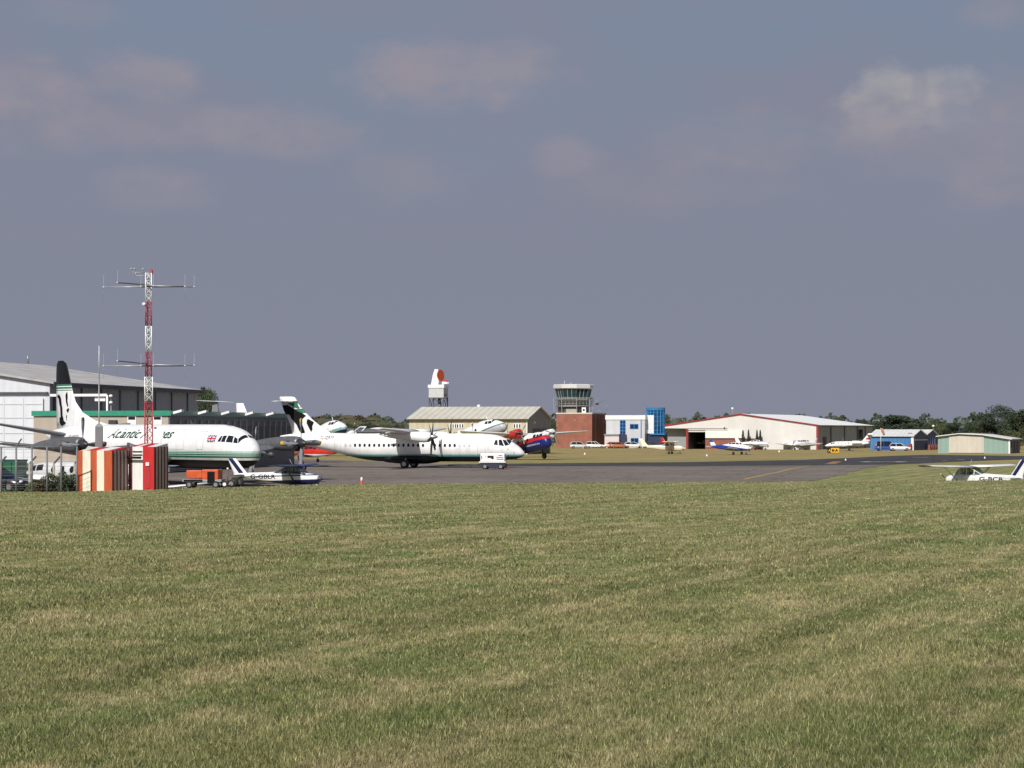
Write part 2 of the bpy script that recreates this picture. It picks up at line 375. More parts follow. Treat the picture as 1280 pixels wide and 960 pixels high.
# ------------------------------------------------------------------ large freighter
def electra():
    a = 48.
    t = thing('freighter_airplane', 'large white four engined freighter aircraft with black belly, green stripes and black tipped fin', 'airplane', place_nose(320, 158.5, 13., a, -.36), R(-a))
    W = WHITE
    body = Body([(-18.8, 3.95, .05, .06), (-17.6, 3.85, .42, .48), (-14, 3.58, 1.0, 1.15), (-10, 3.3, 1.5, 1.55), (-6, 3.12, 1.73, 1.73), (5, 3.1, 1.73, 1.73), (8.6, 3.09, 1.72, 1.72), (10.4, 2.98, 1.56, 1.58), (11.7, 2.78, 1.22, 1.26), (12.5, 2.62, .82, .86), (12.9, 2.52, .4, .42), (13, 2.5, .03, .03)], 36)
    lv = bands('freighter_livery', [(0, BLACK), (2.06, W), (2.22, GREEN), (2.38, W), (2.43, GREEN), (2.53, W), (2.58, (.1, .3, .2)), (2.66, W), (2.71, (.2, .42, .33)), (2.75, W)], coat=0.)
    fus = body.mesh().build('fuselage', lv, t)
    # flight deck panes on both sides
    for s in (-1, 1):
        def by_z(pts):
            r = []
            for x, z in pts:
                zc, hw, hh = body.at(x); r.append((x, math.asin(max(-.2, min(.985, (z - zc) / hh)))))
            return r
        for q in (((10.05, 3.5), (10.38, 3.5), (10.38, 3.92), (10.22, 3.92)), ((10.46, 3.48), (10.84, 3.47), (10.78, 3.95), (10.46, 3.95)), ((10.94, 3.46), (11.52, 3.42), (11.32, 3.9), (10.88, 3.97)), ((11.6, 3.4), (11.95, 3.36), (11.72, 3.72), (11.42, 3.86))):
            body.pane(by_z(q), s).build('cockpit_window', pane(), t)
        body.pane((by_z(((12., 3.35),))[0], (12.1, 1.52), (11.75, 1.52), by_z(((11.78, 3.7),))[0]), s).build('cockpit_window', pane(), t)
    # entrance door, cargo door seams
    for pts in ([(7.4, 2.9), (8.3, 2.9), (8.3, 4.3), (7.4, 4.3)], [(2.2, 2.9), (5.6, 2.9), (5.6, 4.4), (2.2, 4.4)]): body.outline(pts, -1, .02).build('door_seam', mat('seam_grey', (.35, .35, .35)), t)
    gm = mat('dark_green_letters', (.01, .06, .035), .4)
    flat_text('Atlantic Airlines', 1.05, lambda u, v: body.side(-5.9 + u, 3.76 + v, -1, .03), gm, t, shear=.45, bold=.012, width=9.7)
    flat_text('G-LOFD', .55, lambda u, v: body.side(-12.9 + u, 3.6 + v, -1, .02), mat('grey_letters', (.12, .12, .13)), t, name='registration')
    # union flag beside the flight deck
    fl = MB(); fx, fz, fw, fh = 8.85, 3.5, .92, .5
    P = lambda u, v, o: body.side(fx + fw * u, fz + fh * v, -1, o)
    def quad(pts, mi, o): fl.add([P(u, v, o) for u, v in pts], [(0, 1, 2, 3)], mi)
    quad(((0, 0), (1, 0), (1, 1), (0, 1)), 0, .06)
    for (x0, y0, x1, y1) in ((0, 0, 1, 1), (0, 1, 1, 0)):
        quad(((x0, y0), (x0 + .09, y0), (x1, y1), (x1 - .09, y1)), 1, .066)
    quad(((0, .3), (1, .3), (1, .7), (0, .7)), 1, .07); quad(((.36, 0), (.64, 0), (.64, 1), (.36, 1)), 1, .072)
    quad(((0, .39), (1, .39), (1, .61), (0, .61)), 2, .078); quad(((.42, 0), (.58, 0), (.58, 1), (.42, 1)), 2, .08)
    fl.build('union_flag', [mat('flag_blue', (.02, .03, .2)), white(), mat('flag_red', (.45, .02, .04))], t, fix=False)
    fm = bands('freighter_fin_paint', [(0, W), (7.75, GREEN), (7.85, W), (7.92, GREEN), (8.08, W), (8.16, GREEN), (8.32, BLACK)], coat=0.)
    f = fin(t, 'fin', [(4.5, -7.2, -16.9), (4.85, -8.3, -17), (5.2, -10.5, -17), (5.9, -12.6, -17.02), (6.8, -13.75, -17.05), (7.6, -14.2, -17.05), (8.6, -14.6, -17.08), (9.6, -15.0, -17.05), (10.15, -15.35, -16.95), (10.4, -15.9, -16.7)], fm, tr=.09)
    em = MB()
    for poly in ([(-16.65, 7.3), (-16.3, 7.5), (-16.05, 7.2), (-15.95, 6.75), (-15.8, 6.3), (-15.75, 5.7), (-15.55, 5.35), (-15.75, 5.15), (-16.0, 5.3), (-16.05, 5.75), (-16.1, 6.3), (-16.3, 6.8), (-16.35, 7.1)],
                 [(-15.2, 7.4), (-14.95, 7.7), (-14.85, 7.3), (-14.9, 6.9), (-14.75, 6.5), (-14.85, 6.35), (-15.1, 6.75)],
                 [(-16.2, 5.45), (-15.8, 5.6), (-15.5, 5.2), (-15.1, 5.0), (-15.35, 4.88), (-15.9, 4.75), (-16.2, 5.0)],
                 [(-15.05, 6.1), (-14.75, 6.3), (-14.5, 6.15), (-14.6, 5.75), (-14.85, 5.5), (-14.8, 5.85)], [(-15.1, 5.6), (-14.95, 5.75), (-14.9, 5.3), (-14.6, 5.1), (-15.0, 5.1)]):
        em.prism(poly, 'y', -.16, -.175)
    em.build('emblem', black(), f)
    flat_text('ATLANTIC', .45, lambda u, v: Vector((-16.6 + u, -.175, 4.75 + v)), gm, f, width=2.5)
    wing_pair(t, 'tailplane', [(.4, -13.6, -17.1, 3.95, .38), (6.4, -15.3, -17.2, 4.95, .17), (6.6, -15.6, -17.1, 4.97, .08)], mat('grey_blue_paint', (.24, .26, .3), .4))
    wing_pair(t, 'wing', [(1.2, 2.6, -3.3, 1.75, .7), (5, 2.2, -2.6, 2.15, .56), (10.2, 1.6, -1.75, 2.95, .42), (14.9, 1.1, -1.1, 3.42, .26), (15.1, .8, -.9, 3.44, .12)], alu())
    gm2 = mat('engine_grey', (.13, .135, .14), .45, .3, var=.25)
    for s in (-1, 1):
        for y, z, x in ((4.9, 2.6, 5.5), (10.2, 3.25, 4.7)):
            nacelle(t, 'engine_nacelle', [(-2.8, z - .1, .1, .12), (-1, z - .05, .4, .38), (1.5, z, .56, .56), (x - 1.2, z, .58, .64), (x - .2, z + .02, .54, .58), (x, z + .03, .42, .42)], s * y, gm2)
            MB().loft([[(x - .45 + .5 * k, s * y + .28 * math.cos(q * .4488), z - .45 + .16 * math.sin(q * .4488)) for q in range(14)] for k in (0, 1)]).build('air_scoop', black(), t)
            propeller(t, x + .15, s * y, z + .05, 2.06, 4, .5, R(90 if y > 5 else (72 if s < 0 else 80)), mat('blade_grey', (.24, .25, .27), .45), mat('tip_yellow', (.6, .36, .03)) if s > 0 and y > 5 else mat('blade_dark_tip', (.12, .1, .11), .5), mat('spinner_dark', (.03, .03, .035), .4), hub=.36, spin_len=.7)
    gear(t, (10.3, 0, 1.9), (10.5, 0, .38), [(10.5, -.28, .38), (10.5, .28, .38)], .38, .24, .09)
    for s in (-1, 1): gear(t, (-.9, s * 4.9, 2.3), (-.9, s * 4.9, .6), [(-.9, s * 4.9 - .38, .6), (-.9, s * 4.9 + .38, .6)], .6, .36, .13, brace=(-2.2, s * 4.9, 2.2))
    # roof aerials
    for pts, w in (([(4., 4.8), (4.45, 4.8), (4.15, 5.15), (3.95, 5.15)], .03), ([(9.2, 4.7), (9.6, 4.66), (9.4, 4.98), (9.2, 5.0)], .05)): MB().prism(pts, 'y', -w, w).build('aerial', darksteel(), t)
electra()

# ------------------------------------------------------------------ twin turboprop airliner
def atr():
    a = 12.
    t = thing('turboprop_airliner', 'long white turboprop airliner with a row of cabin windows and black emblem on its tail', 'airplane', place_nose(656, 220., 12.5, a, 0), R(-a))
    W = WHITE
    LX = lambda px: 12.5 - (656 - px) / 11.7 / .978
    body = Body([(-14.6, 3.35, .04, .08), (-13.4, 3.25, .32, .36), (-11, 2.98, .72, .78), (-8, 2.62, 1.12, 1.1), (-5, 2.27, 1.38, 1.4), (-3, 2.18, 1.44, 1.5), (7.4, 2.18, 1.44, 1.5), (9.3, 2.12, 1.36, 1.42), (10.7, 1.96, 1.1, 1.08), (11.7, 1.73, .72, .7), (12.25, 1.58, .38, .36), (12.5, 1.52, .03, .03)], 36)
    lv = bands('airliner_livery', [(0, (.008, .009, .014)), (1.2, (.1, .3, .27)), (1.34, (.35, .55, .55)), (1.46, W)], coat=0.)
    body.mesh().build('fuselage', lv, t)
    Body([(-3.6, 1.0, .1, .1), (-2.4, 1., 1.1, .45), (-.5, .98, 1.5, .55), (1.5, .98, 1.5, .55), (3, 1.02, 1.05, .42), (4., 1.05, .1, .1)], 20).mesh().build('belly_fairing', mat('airliner_belly', (.01, .011, .016), .5, spec=.2), t)
    lit = mat('blanked_window', (.5, .51, .52), .5)
    for px in [447 + 6.15 * k for k in range(15)] + [548, 554, 560.5, 566.6, 572.6]:
        body.port(LX(px), 2.42, .135, .19).build('cabin_window', pane(), t)
    for px in (434.5, 440.8, 578.6, 584.6, 590.6): body.port(LX(px), 2.42, .13, .18).build('cabin_window', lit, t)
    seam = mat('seam_grey', (.35, .35, .35))
    for p0, p1, z0, z1 in ((420, 427.5, 1.65, 2.9), (601, 610.5, 1.5, 3.1)):
        body.outline([(LX(p0), z0), (LX(p1), z0), (LX(p1), z1), (LX(p0), z1)], -1, .025).build('door_seam', seam, t)
    for s in (-1, 1):
        for q in (((9.42, .28), (9.85, .28), (9.75, .72), (9.55, .66)), ((9.98, .3), (10.5, .32), (10.15, .88), (9.88, .78)), ((10.6, .36), (11.0, .62), (10.55, 1.05), (10.25, .92)), ((11.05, .66), (11.12, 1.45), (10.62, 1.48), (10.62, 1.08))):
            body.pane(q, s, .02).build('cockpit_window', pane(), t)
    for q in ((11.5, 1.62, .05, .05), (10.9, 2.02, .06, .05), (10.9, 1.35, .05, .08)): body.port(*q).build('probe', darksteel(), t)
    fm = bands('airliner_fin_paint', [(0, W), (6.55, GREEN), (7.05, W), (7.2, GREEN), (7.28, W)], slope=-.06)
    f = fin(t, 'fin', [(3.2, -8.2, -13.0), (3.75, -8.9, -13.2), (4.3, -9.8, -13.35), (5.2, -10.95, -13.7), (6., -11.75, -14.1), (6.8, -12.45, -14.42), (7.35, -12.75, -14.62), (7.6, -12.95, -14.66), (7.66, -13.3, -14.6)], fm, tr=.1)
    E = lambda u, v: (LX(340 + u / 16) , Z(490 + v / 16, 225.5))
    mb = MB()
    for poly in ([(150, 265), (262, 262), (480, 392), (560, 420), (635, 470), (560, 540), (560, 640), (620, 800), (580, 860), (500, 770), (440, 640), (330, 520), (300, 455), (215, 430), (180, 370)],
                 [(690, 540), (800, 600), (770, 690), (780, 770), (835, 880), (780, 870), (740, 790), (655, 630), (660, 560)],
                 [(350, 840), (530, 868), (590, 935), (640, 880), (660, 920), (720, 850), (700, 930), (600, 1000), (500, 1010), (420, 960)],
                 [(560, 880), (620, 960), (680, 1010), (600, 1010), (540, 960)]):
        mb.prism([E(*p) for p in poly], 'y', -.17, -.185)
    for poly in ([(262, 232), (455, 212), (505, 330), (380, 292)], [(150, 185), (470, 180), (470, 205), (150, 208)]): mb.prism([E(*p) for p in poly], 'y', -.17, -.186, 1)
    mb.build('emblem', [black(), mat('emblem_green', (.02, .13, .075))], f)
    flat_text('G-IZRM', .5, lambda u, v: body.side(LX(401.5) + u, 3.07 + v, -1, .05), mat('grey_letters', (.12, .12, .13)), t, name='registration', width=1.45)
    wing_pair(t, 'tailplane', [(.05, -12.9, -14.5, 7.1, .18), (3.55, -13.5, -14.45, 7.12, .1), (3.7, -13.7, -14.4, 7.12, .05)], white())
    MB().loft([[(x, w * math.cos(k * .6283), 3.68 + h * math.sin(k * .6283)) for k in range(10)] for x, w, h in ((-3, .1, .05), (-1.8, .7, .28), (0, .9, .36), (1.4, .8, .3), (2.6, .1, .05))]).build('wing_fairing', white(), t)
    wing_pair(t, 'wing', [(.3, 1.15, -1.42, 3.88, .46), (4.9, 1.15, -1.42, 3.92, .46), (13.3, .75, -.72, 4.2, .2), (13.55, .5, -.65, 4.2, .09)], white())
    for s in (-1, 1):
        nacelle(t, 'engine_nacelle', [(-2.2, 3.55, .06, .1), (-1., 3.5, .4, .32), (1.2, 3.36, .5, .5), (2.4, 3.3, .48, .58), (3.1, 3.28, .42, .5), (3.3, 3.28, .32, .36)], s * 4.05, white())
        propeller(t, 3.42, s * 4.05, 3.32, 1.97, 6, .3, R(14), mat('prop_black', (.02, .02, .022), .5), mat('prop_black', (.02, .02, .022)), alu(), hub=.27, spin_len=.65)
        # flap track fairings and lowered flaps under the wing
        for y in (2.6, 6.2, 8.6):
            MB().prism([(-.4, 3.78), (-1.9, 3.62), (-1.95, 3.5), (-1.2, 3.46), (-.5, 3.62)], 'y', s * y - .09, s * y + .09).build('flap_fairing', white(), t)
        gear(t, (-.1, s * 1.5, 1.0), (-.1, s * 1.95, .43), [(-.1, s * 1.72, .43), (-.1, s * 2.2, .43)], .43, .26, .1)
    gear(t, (10.2, 0, .9), (10.35, 0, .24), [(10.35, -.18, .24), (10.35, .18, .24)], .24, .16, .07)
    mb = MB(); mb.prism([(5.2, 3.66), (5.6, 3.66), (5.35, 3.98), (5.2, 3.98)], 'y', -.025, .025); mb.build('aerial', white(), t)
atr()

# ------------------------------------------------------------------ high wing light aeroplane
def high_wing(label, loc, rotz, livery, wing_mats, fin_m, reg=None, side=-1, group='light aircraft on the airfield', scale=1., detail=True, prop=True):
    t = thing('light_airplane', label, 'airplane', loc, rotz, group); t.scale = (scale,) * 3
    body = Body([(-5.25, 1.27, .04, .1), (-4.4, 1.24, .13, .2), (-2.6, 1.14, .3, .36), (-1.3, 1.07, .47, .49), (-.4, 1.05, .54, .54), (.6, 1.02, .54, .5), (1.0, .99, .51, .46), (1.7, .97, .44, .38), (1.98, .96, .33, .28), (2.04, .96, .05, .05)], 24, e=2.6)
    body.mesh().build('fuselage', livery, t)
    g = glass('cabin_glass', (.02, .025, .03), .05, .55)
    wm = wing_mats[0]
    # cabin: posts, roof, glazing
    def sec(x, zb, zt, wb, wt): return [(x, -wb, zb), (x, -wt, zt), (x, wt, zt), (x, wb, zb)]
    rows = [sec(-1.75, 1.42, 1.46, .3, .26), sec(-1.0, 1.42, 1.8, .46, .4), (sec(-.55, 1.44, 1.93, .5, .46)), sec(.35, 1.46, 1.95, .51, .46), sec(.98, 1.36, 1.5, .46, .4)]
    MB().loft(rows, smooth=False).build('cabin_glazing', g, t)
    for s in (-1, 1):
        fr = MB()
        for xb, zb, wb, xt, zt, wt in ((-1.0, 1.42, .465, -1.0, 1.81, .405), (-.3, 1.44, .505, -.3, 1.95, .465), (.35, 1.46, .515, .35, 1.96, .465), (.98, 1.4, .46, .38, 1.95, .46), (-1.72, 1.42, .3, -.6, 1.94, .45)):
            fr.bar((xb, s * wb, zb), (xt, s * wt, zt), .05)
        fr.bar((-1.74, s * .3, 1.43), (.98, s * .49, 1.43), .05); fr.build('cabin_frame', wm, t)
    MB().bar((.98, 0, 1.5), (.38, 0, 1.95), .03).build('windscreen_post', wm, t)
    for s in (-1, 1):
        se = MB(); se.box(-.75, -.6, s * .26 - .18, s * .26 + .18, 1.0, 1.62); se.box(-.7, -.2, s * .26 - .18, s * .26 + .18, .95, 1.1)
        se.build('seat', mat('seat_vinyl', (.1, .1, .11)), t)
    for s in (-1, 1):
        mb = MB(); st = [(.0, .55, -1.05, 2.0, .24), (2.4, .55, -1.05, 2.04, .22), (4.55, .42, -.72, 2.1, .16), (4.56, .42, -.72, 2.1, .16), (5.0, .3, -.6, 2.11, .1), (5.1, .1, -.5, 2.11, .05)]
        surface(mb, [((xl, s * y, z), (xt, s * y, z), h) for y, xl, xt, z, h in st], (0, 0, 1), lambda i: 1 if i >= 3 else 0)
        mb.build('wing', wing_mats, t)
        MB().loft([foil_ring((.22, s * .56, .72), (.05, s * .56, .72), .05, (0, .7, .7)), foil_ring((.16, s * 2.45, 1.97), (-.01, s * 2.45, 1.97), .05, (0, .7, .7))]).build('wing_strut', wm, t)
    fin(t, 'fin', [(1.25, -3.5, -5.2), (1.42, -4.1, -5.25), (1.95, -4.55, -5.5), (2.5, -4.98, -5.72), (2.6, -5.1, -5.68)], fin_m, tr=.09)
    wing_pair(t, 'tailplane', [(.08, -4.25, -5.25, 1.27, .1), (1.4, -4.5, -5.2, 1.27, .07), (1.52, -4.65, -5.15, 1.27, .03)], wm)
    if prop: propeller(t, 2.1, 0, .97, .88, 2, .16, R(35), mat('prop_black', (.02, .02, .022)), white(), wing_mats[1], hub=.14, spin_len=.28)
    for s in (-1, 1):
        gear(t, (-.2, s * .42, .62), (-.2, s * 1.1, .22), [(-.2, s * 1.2, .22)], .22, .15, .04, wm)
    gear(t, (1.35, 0, .7), (1.42, 0, .2), [(1.42, 0, .2)], .2, .13, .035, wm)
    mb = MB(); mb.tube((-.3, .2, 2.1), (-.55, .2, 2.55), .012, .006); mb.build('aerial', white(), t)
    if reg:
        txt, x0, z0, hgt, wid, m = reg
        fn = (lambda u, v: body.side(x0 + u, z0 + v, -1, .015)) if side < 0 else (lambda u, v: body.side(x0 - u, z0 + v, 1, .015))
        flat_text(txt, hgt, fn, m, t, name='registration', bold=.008, width=wid)
    return t
navy = mat('navy_paint', NAVY, .35, coat=.3)
lvA = bands('trainer_livery', [(0, NAVY), (.9, WHITE), (1.2, NAVY), (1.29, WHITE)], slope=-.035)
finA = bands('trainer_fin', [(-10, WHITE), (-3.66, NAVY), (-3.24, WHITE)], slope=.81, xaxis=True)
a = 14.
high_wing('white and navy high wing trainer parked below the freighter nose', place_nose(403, 148., 2.05, a, -.33), R(-a), lvA, [mat('navy_wing', (.05, .06, .15), .4), navy], finA, ('G-GBLR', -3.75, 1.0, .46, 2.25, black()), scale=.89)
lvB = bands('club_livery', [(0, WHITE), (.55, NAVY), (.62, WHITE)])
finB = bands('club_fin', [(-10, WHITE), (-3.5, NAVY), (-3.12, WHITE)], slope=.81, xaxis=True)
# the one sunk behind the grass crest: heading left and away
a = 180 + 55.
D = 157.
h = Vector((math.cos(R(-a)), math.sin(R(-a)), 0))
n0 = Vector((X(1184, D), D, 0)) - h * 2.1
high_wing('white high wing light aircraft with navy wingtip, half hidden behind the grass rise', (n0.x, n0.y, -.72), R(-a), lvB, [white(), navy], finB, ('G-BCBI', -1.5, 1.0, .42, 2.2, black()), side=1)
lvC = bands('cream_livery', [(0, (.72, .66, .5)), (1.0, (.4, .3, .2)), (1.06, (.75, .7, .56))])
cream = mat('cream_paint', (.75, .7, .56), .4)
a = 17.
D = DG(567.5)
high_wing('cream high wing light aircraft parked on dry grass before the blue glazed tower', place_nose(856, D, 2.3, a), R(-a), lvC, [cream, cream], cream)

# ------------------------------------------------------------------ low wing light aeroplane
def low_wing(label, loc, rotz, livery, wm, tip_m, fin_m, group='light aircraft on the airfield', scale=1.):
    t = thing('light_airplane', label, 'airplane', loc, rotz, group); t.scale = (scale,) * 3
    body = Body([(-5.0, 1.35, .04, .12), (-4.2, 1.3, .14, .22), (-2.5, 1.25, .36, .42), (-1., 1.25, .56, .6), (.2, 1.25, .58, .62), (1.2, 1.15, .55, .48), (1.9, 1.1, .46, .4), (2.15, 1.08, .34, .3), (2.2, 1.08, .05, .05)], 24, e=2.4)
    body.mesh().build('fuselage', livery, t)
    Body([(-2.2, 1.55, .1, .06), (-1.5, 1.6, .38, .28), (-.6, 1.65, .48, .42), (.3, 1.62, .46, .4), (.9, 1.5, .36, .16), (1.15, 1.42, .1, .04)], 20).mesh().build('cabin_roof', wm, t)
    cab = Body([(-2.2, 1.55, .1, .06), (-1.5, 1.6, .38, .28), (-.6, 1.65, .48, .42), (.3, 1.62, .46, .4), (.9, 1.5, .36, .16), (1.15, 1.42, .1, .04)], 20)
    for s in (-1, 1):
        for q in (((-1.45, .25), (-.95, .25), (-.95, .85), (-1.35, .85)), ((-.85, .25), (-.2, .25), (-.2, .9), (-.85, .9)), ((-.1, .25), (.55, .2), (.3, .9), (-.1, .9)), ((.6, .3), (1.0, .5), (.72, 1.5), (.38, 1.5))):
            cab.pane(q, s, .015, 3).build('cabin_window', pane(), t)
    for s in (-1, 1):
        mb = MB(); st = [(.2, .75, -.95, .85, .24), (4.6, .6, -.9, 1.25, .18), (4.61, .6, -.9, 1.25, .18), (5.1, .4, -.8, 1.3, .08)]
        surface(mb, [((xl, s * y, z), (xt, s * y, z), h) for y, xl, xt, z, h in st], (0, 0, 1), lambda i: 1 if i >= 2 else 0)
        mb.build('wing', [wm, tip_m], t)
        gear(t, (0, s * 1.5, .9), (0, s * 1.5, .23), [(0, s * 1.5, .23)], .23, .15, .05, wm)
    gear(t, (1.6, 0, .8), (1.6, 0, .21), [(1.6, 0, .21)], .21, .14, .045, wm)
    fin(t, 'fin', [(1.35, -3.6, -4.95), (1.55, -4.0, -5.0), (2.3, -4.5, -5.2), (2.4, -4.65, -5.15)], fin_m, tr=.1)
    wing_pair(t, 'tailplane', [(.05, -4.3, -5.05, 1.35, .09), (1.75, -4.4, -5.05, 1.35, .06)], wm)
    propeller(t, 2.26, 0, 1.08, .93, 2, .16, R(60), mat('prop_black', (.02, .02, .022)), white(), wm, hub=.15, spin_len=.3)
    return t
blue = mat('royal_blue_paint', (.02, .05, .3), .35, coat=.3)
lvP = bands('tourer_livery', [(0, (.02, .05, .3)), (1.22, WHITE)], slope=.14)
a = 33.
low_wing('white and royal blue low wing light aircraft parked on dry grass before the white hangar', place_nose(939, DG(568.5), 2.5, a), R(-a), lvP, white(), blue, bands('tourer_fin', [(0, WHITE), (2.05, (.02, .05, .3))]))
redp = mat('red_paint', (.45, .025, .02), .35, coat=.3)
lvR = bands('red_livery', [(0, WHITE), (1.05, (.5, .03, .02))])
a = 180 + 38.
low_wing('red and white light aircraft under the tail of the turboprop airliner', place_nose(369, 262, 2.5, a), R(-a), lvR, redp, redp, white(), scale=.98)
a = 28.
low_wing('red light aircraft with white nose beside the open hangar bay', place_nose(866, DG(561), 2.5, a), R(-a), bands('red_livery_full', [(0, (.4, .03, .02)), (1.6, (.5, .05, .03))]), redp, white(), redp)
lw = bands('white_livery', [(0, (.25, .27, .33)), (1.0, WHITE)])
lb = bands('white_blue_livery', [(0, WHITE), (1.0, (.03, .06, .25)), (1.15, WHITE)])
ROW = [(962, 562.5, 30, lb, 'white light aircraft with blue side line directly behind the royal blue nose'),
       (990, 562.5, 140, lw, 'white light aircraft nose left, middle of the row before the cream hangar wall'),
       (1003, 562, 55, lb, 'white light aircraft with blue side line, facing the camera before the cream hangar wall'),
       (1024, 562, 20, lw, 'white light aircraft at the red corner post of the hangar'),
       (978, 561, 15, lw, 'white light aircraft half behind the royal blue nose, lower than its neighbours'),
       (1014, 561, 165, lb, 'white light aircraft nose left, nearest the red corner post of the hangar'),
       (898, 561, 25, lw, 'white light aircraft by the brick plinth behind the royal blue tail')]
for px, py, a, lv, lab in ROW: low_wing(lab, place_nose(px, DG(py), 2.5, a), R(-a), lv, white(), white(), white())
# ------------------------------------------------------------------ tail-sitting transports
def dakota(label, px, D, a, livery, pitch=12.5, engine_m=None, sc=1.):
    n = 6.15 * sc
    hx, hy = math.cos(R(a)), -math.sin(R(a))
    x, y = X(px, D) - hx * n * math.cos(R(pitch)), D - hy * n * math.cos(R(pitch))
    t = thing('propeller_transport', label, 'airplane', (x, y, gz(x, y)), R(-a), 'tail sitting transports', pitch=-R(pitch)); t.scale = (sc,) * 3
    body = Body([(-13.3, 2.75, .05, .2), (-10, 2.7, .5, .7), (-6, 2.7, .98, 1.08), (-2, 2.7, 1.2, 1.28), (2, 2.72, 1.22, 1.32), (3.6, 2.68, 1.12, 1.2), (5., 2.45, .82, .85), (5.9, 2.28, .42, .44), (6.15, 2.25, .03, .03)], 28)
    body.mesh().build('fuselage', livery, t)
    for s in (-1, 1):
        for q in (((3.55, .5), (4.0, .5), (3.95, .85), (3.6, .85)), ((4.08, .5), (4.55, .58), (4.4, 1.0), (4.05, .9)), ((4.62, .62), (4.75, 1.45), (4.35, 1.45), (4.46, 1.0))):
            body.pane(q, s, .02, 3).build('cockpit_window', pane(), t)
        for k in range(6): body.port(2. - 1.15 * k, 2.95, .2, .2, s).build('cabin_window', pane(), t)
    wing_pair(t, 'wing', [(.8, 1.9, -2.6, 1.75, .7), (3.6, 1.7, -2.5, 1.8, .6), (14.0, -.5, -2.0, 2.8, .2), (14.5, -.9, -1.8, 2.85, .08)], white())
    for s in (-1, 1):
        nacelle(t, 'engine_nacelle', [(-1.5, 1.9, .1, .12), (.5, 1.95, .6, .6), (2.0, 2.0, .74, .74), (2.9, 2.0, .72, .72), (3.0, 2.0, .5, .5)], s * 2.85, engine_m or white())
        propeller(t, 3.1, s * 2.85, 2.0, 1.75, 3, .28, R(75), mat('prop_black', (.02, .02, .022)), mat('tip_yellow', (.6, .36, .03)), darksteel(), hub=.2, spin_len=.4)
        gear(t, (1.3, s * 2.85, 1.6), (1.1, s * 2.85, .56), [(1.1, s * 2.85, .56)], .56, .36, .1)
    fin(t, 'fin', [(3.2, -7.6, -12.9), (3.8, -9.8, -13.1), (4.8, -10.7, -13.3), (5.6, -11.2, -13.2), (6.1, -11.9, -12.8)], livery, tr=.08)
    wing_pair(t, 'tailplane', [(.2, -10.2, -12.9, 2.85, .25), (3.9, -11.4, -12.9, 2.85, .12), (4.05, -11.7, -12.8, 2.85, .05)], white())
    MB().tube((3.2, 0, 3.9), (3.1, 0, 4.45), .04).build('aerial', white(), t)
    return t
W = WHITE
lvD = bands('transport_green', [(0, (.42, .43, .45)), (2.3, (.03, .15, .11)), (2.44, W)], slope=-.05)
lvE = bands('transport_blue', [(0, (.015, .02, .09)), (1.95, (.2, .4, .36)), (2.3, W)], slope=-.02)
dakota('white transport with green side line, nose high before the cream windowed shed', 637, 296, 47, lvD, 16.5, sc=1.18)
dakota('white transport with dark blue chin, nose showing over the turboprop tail before the scrub bank', 434.5, 318, 56, lvE, 14., sc=1.2)
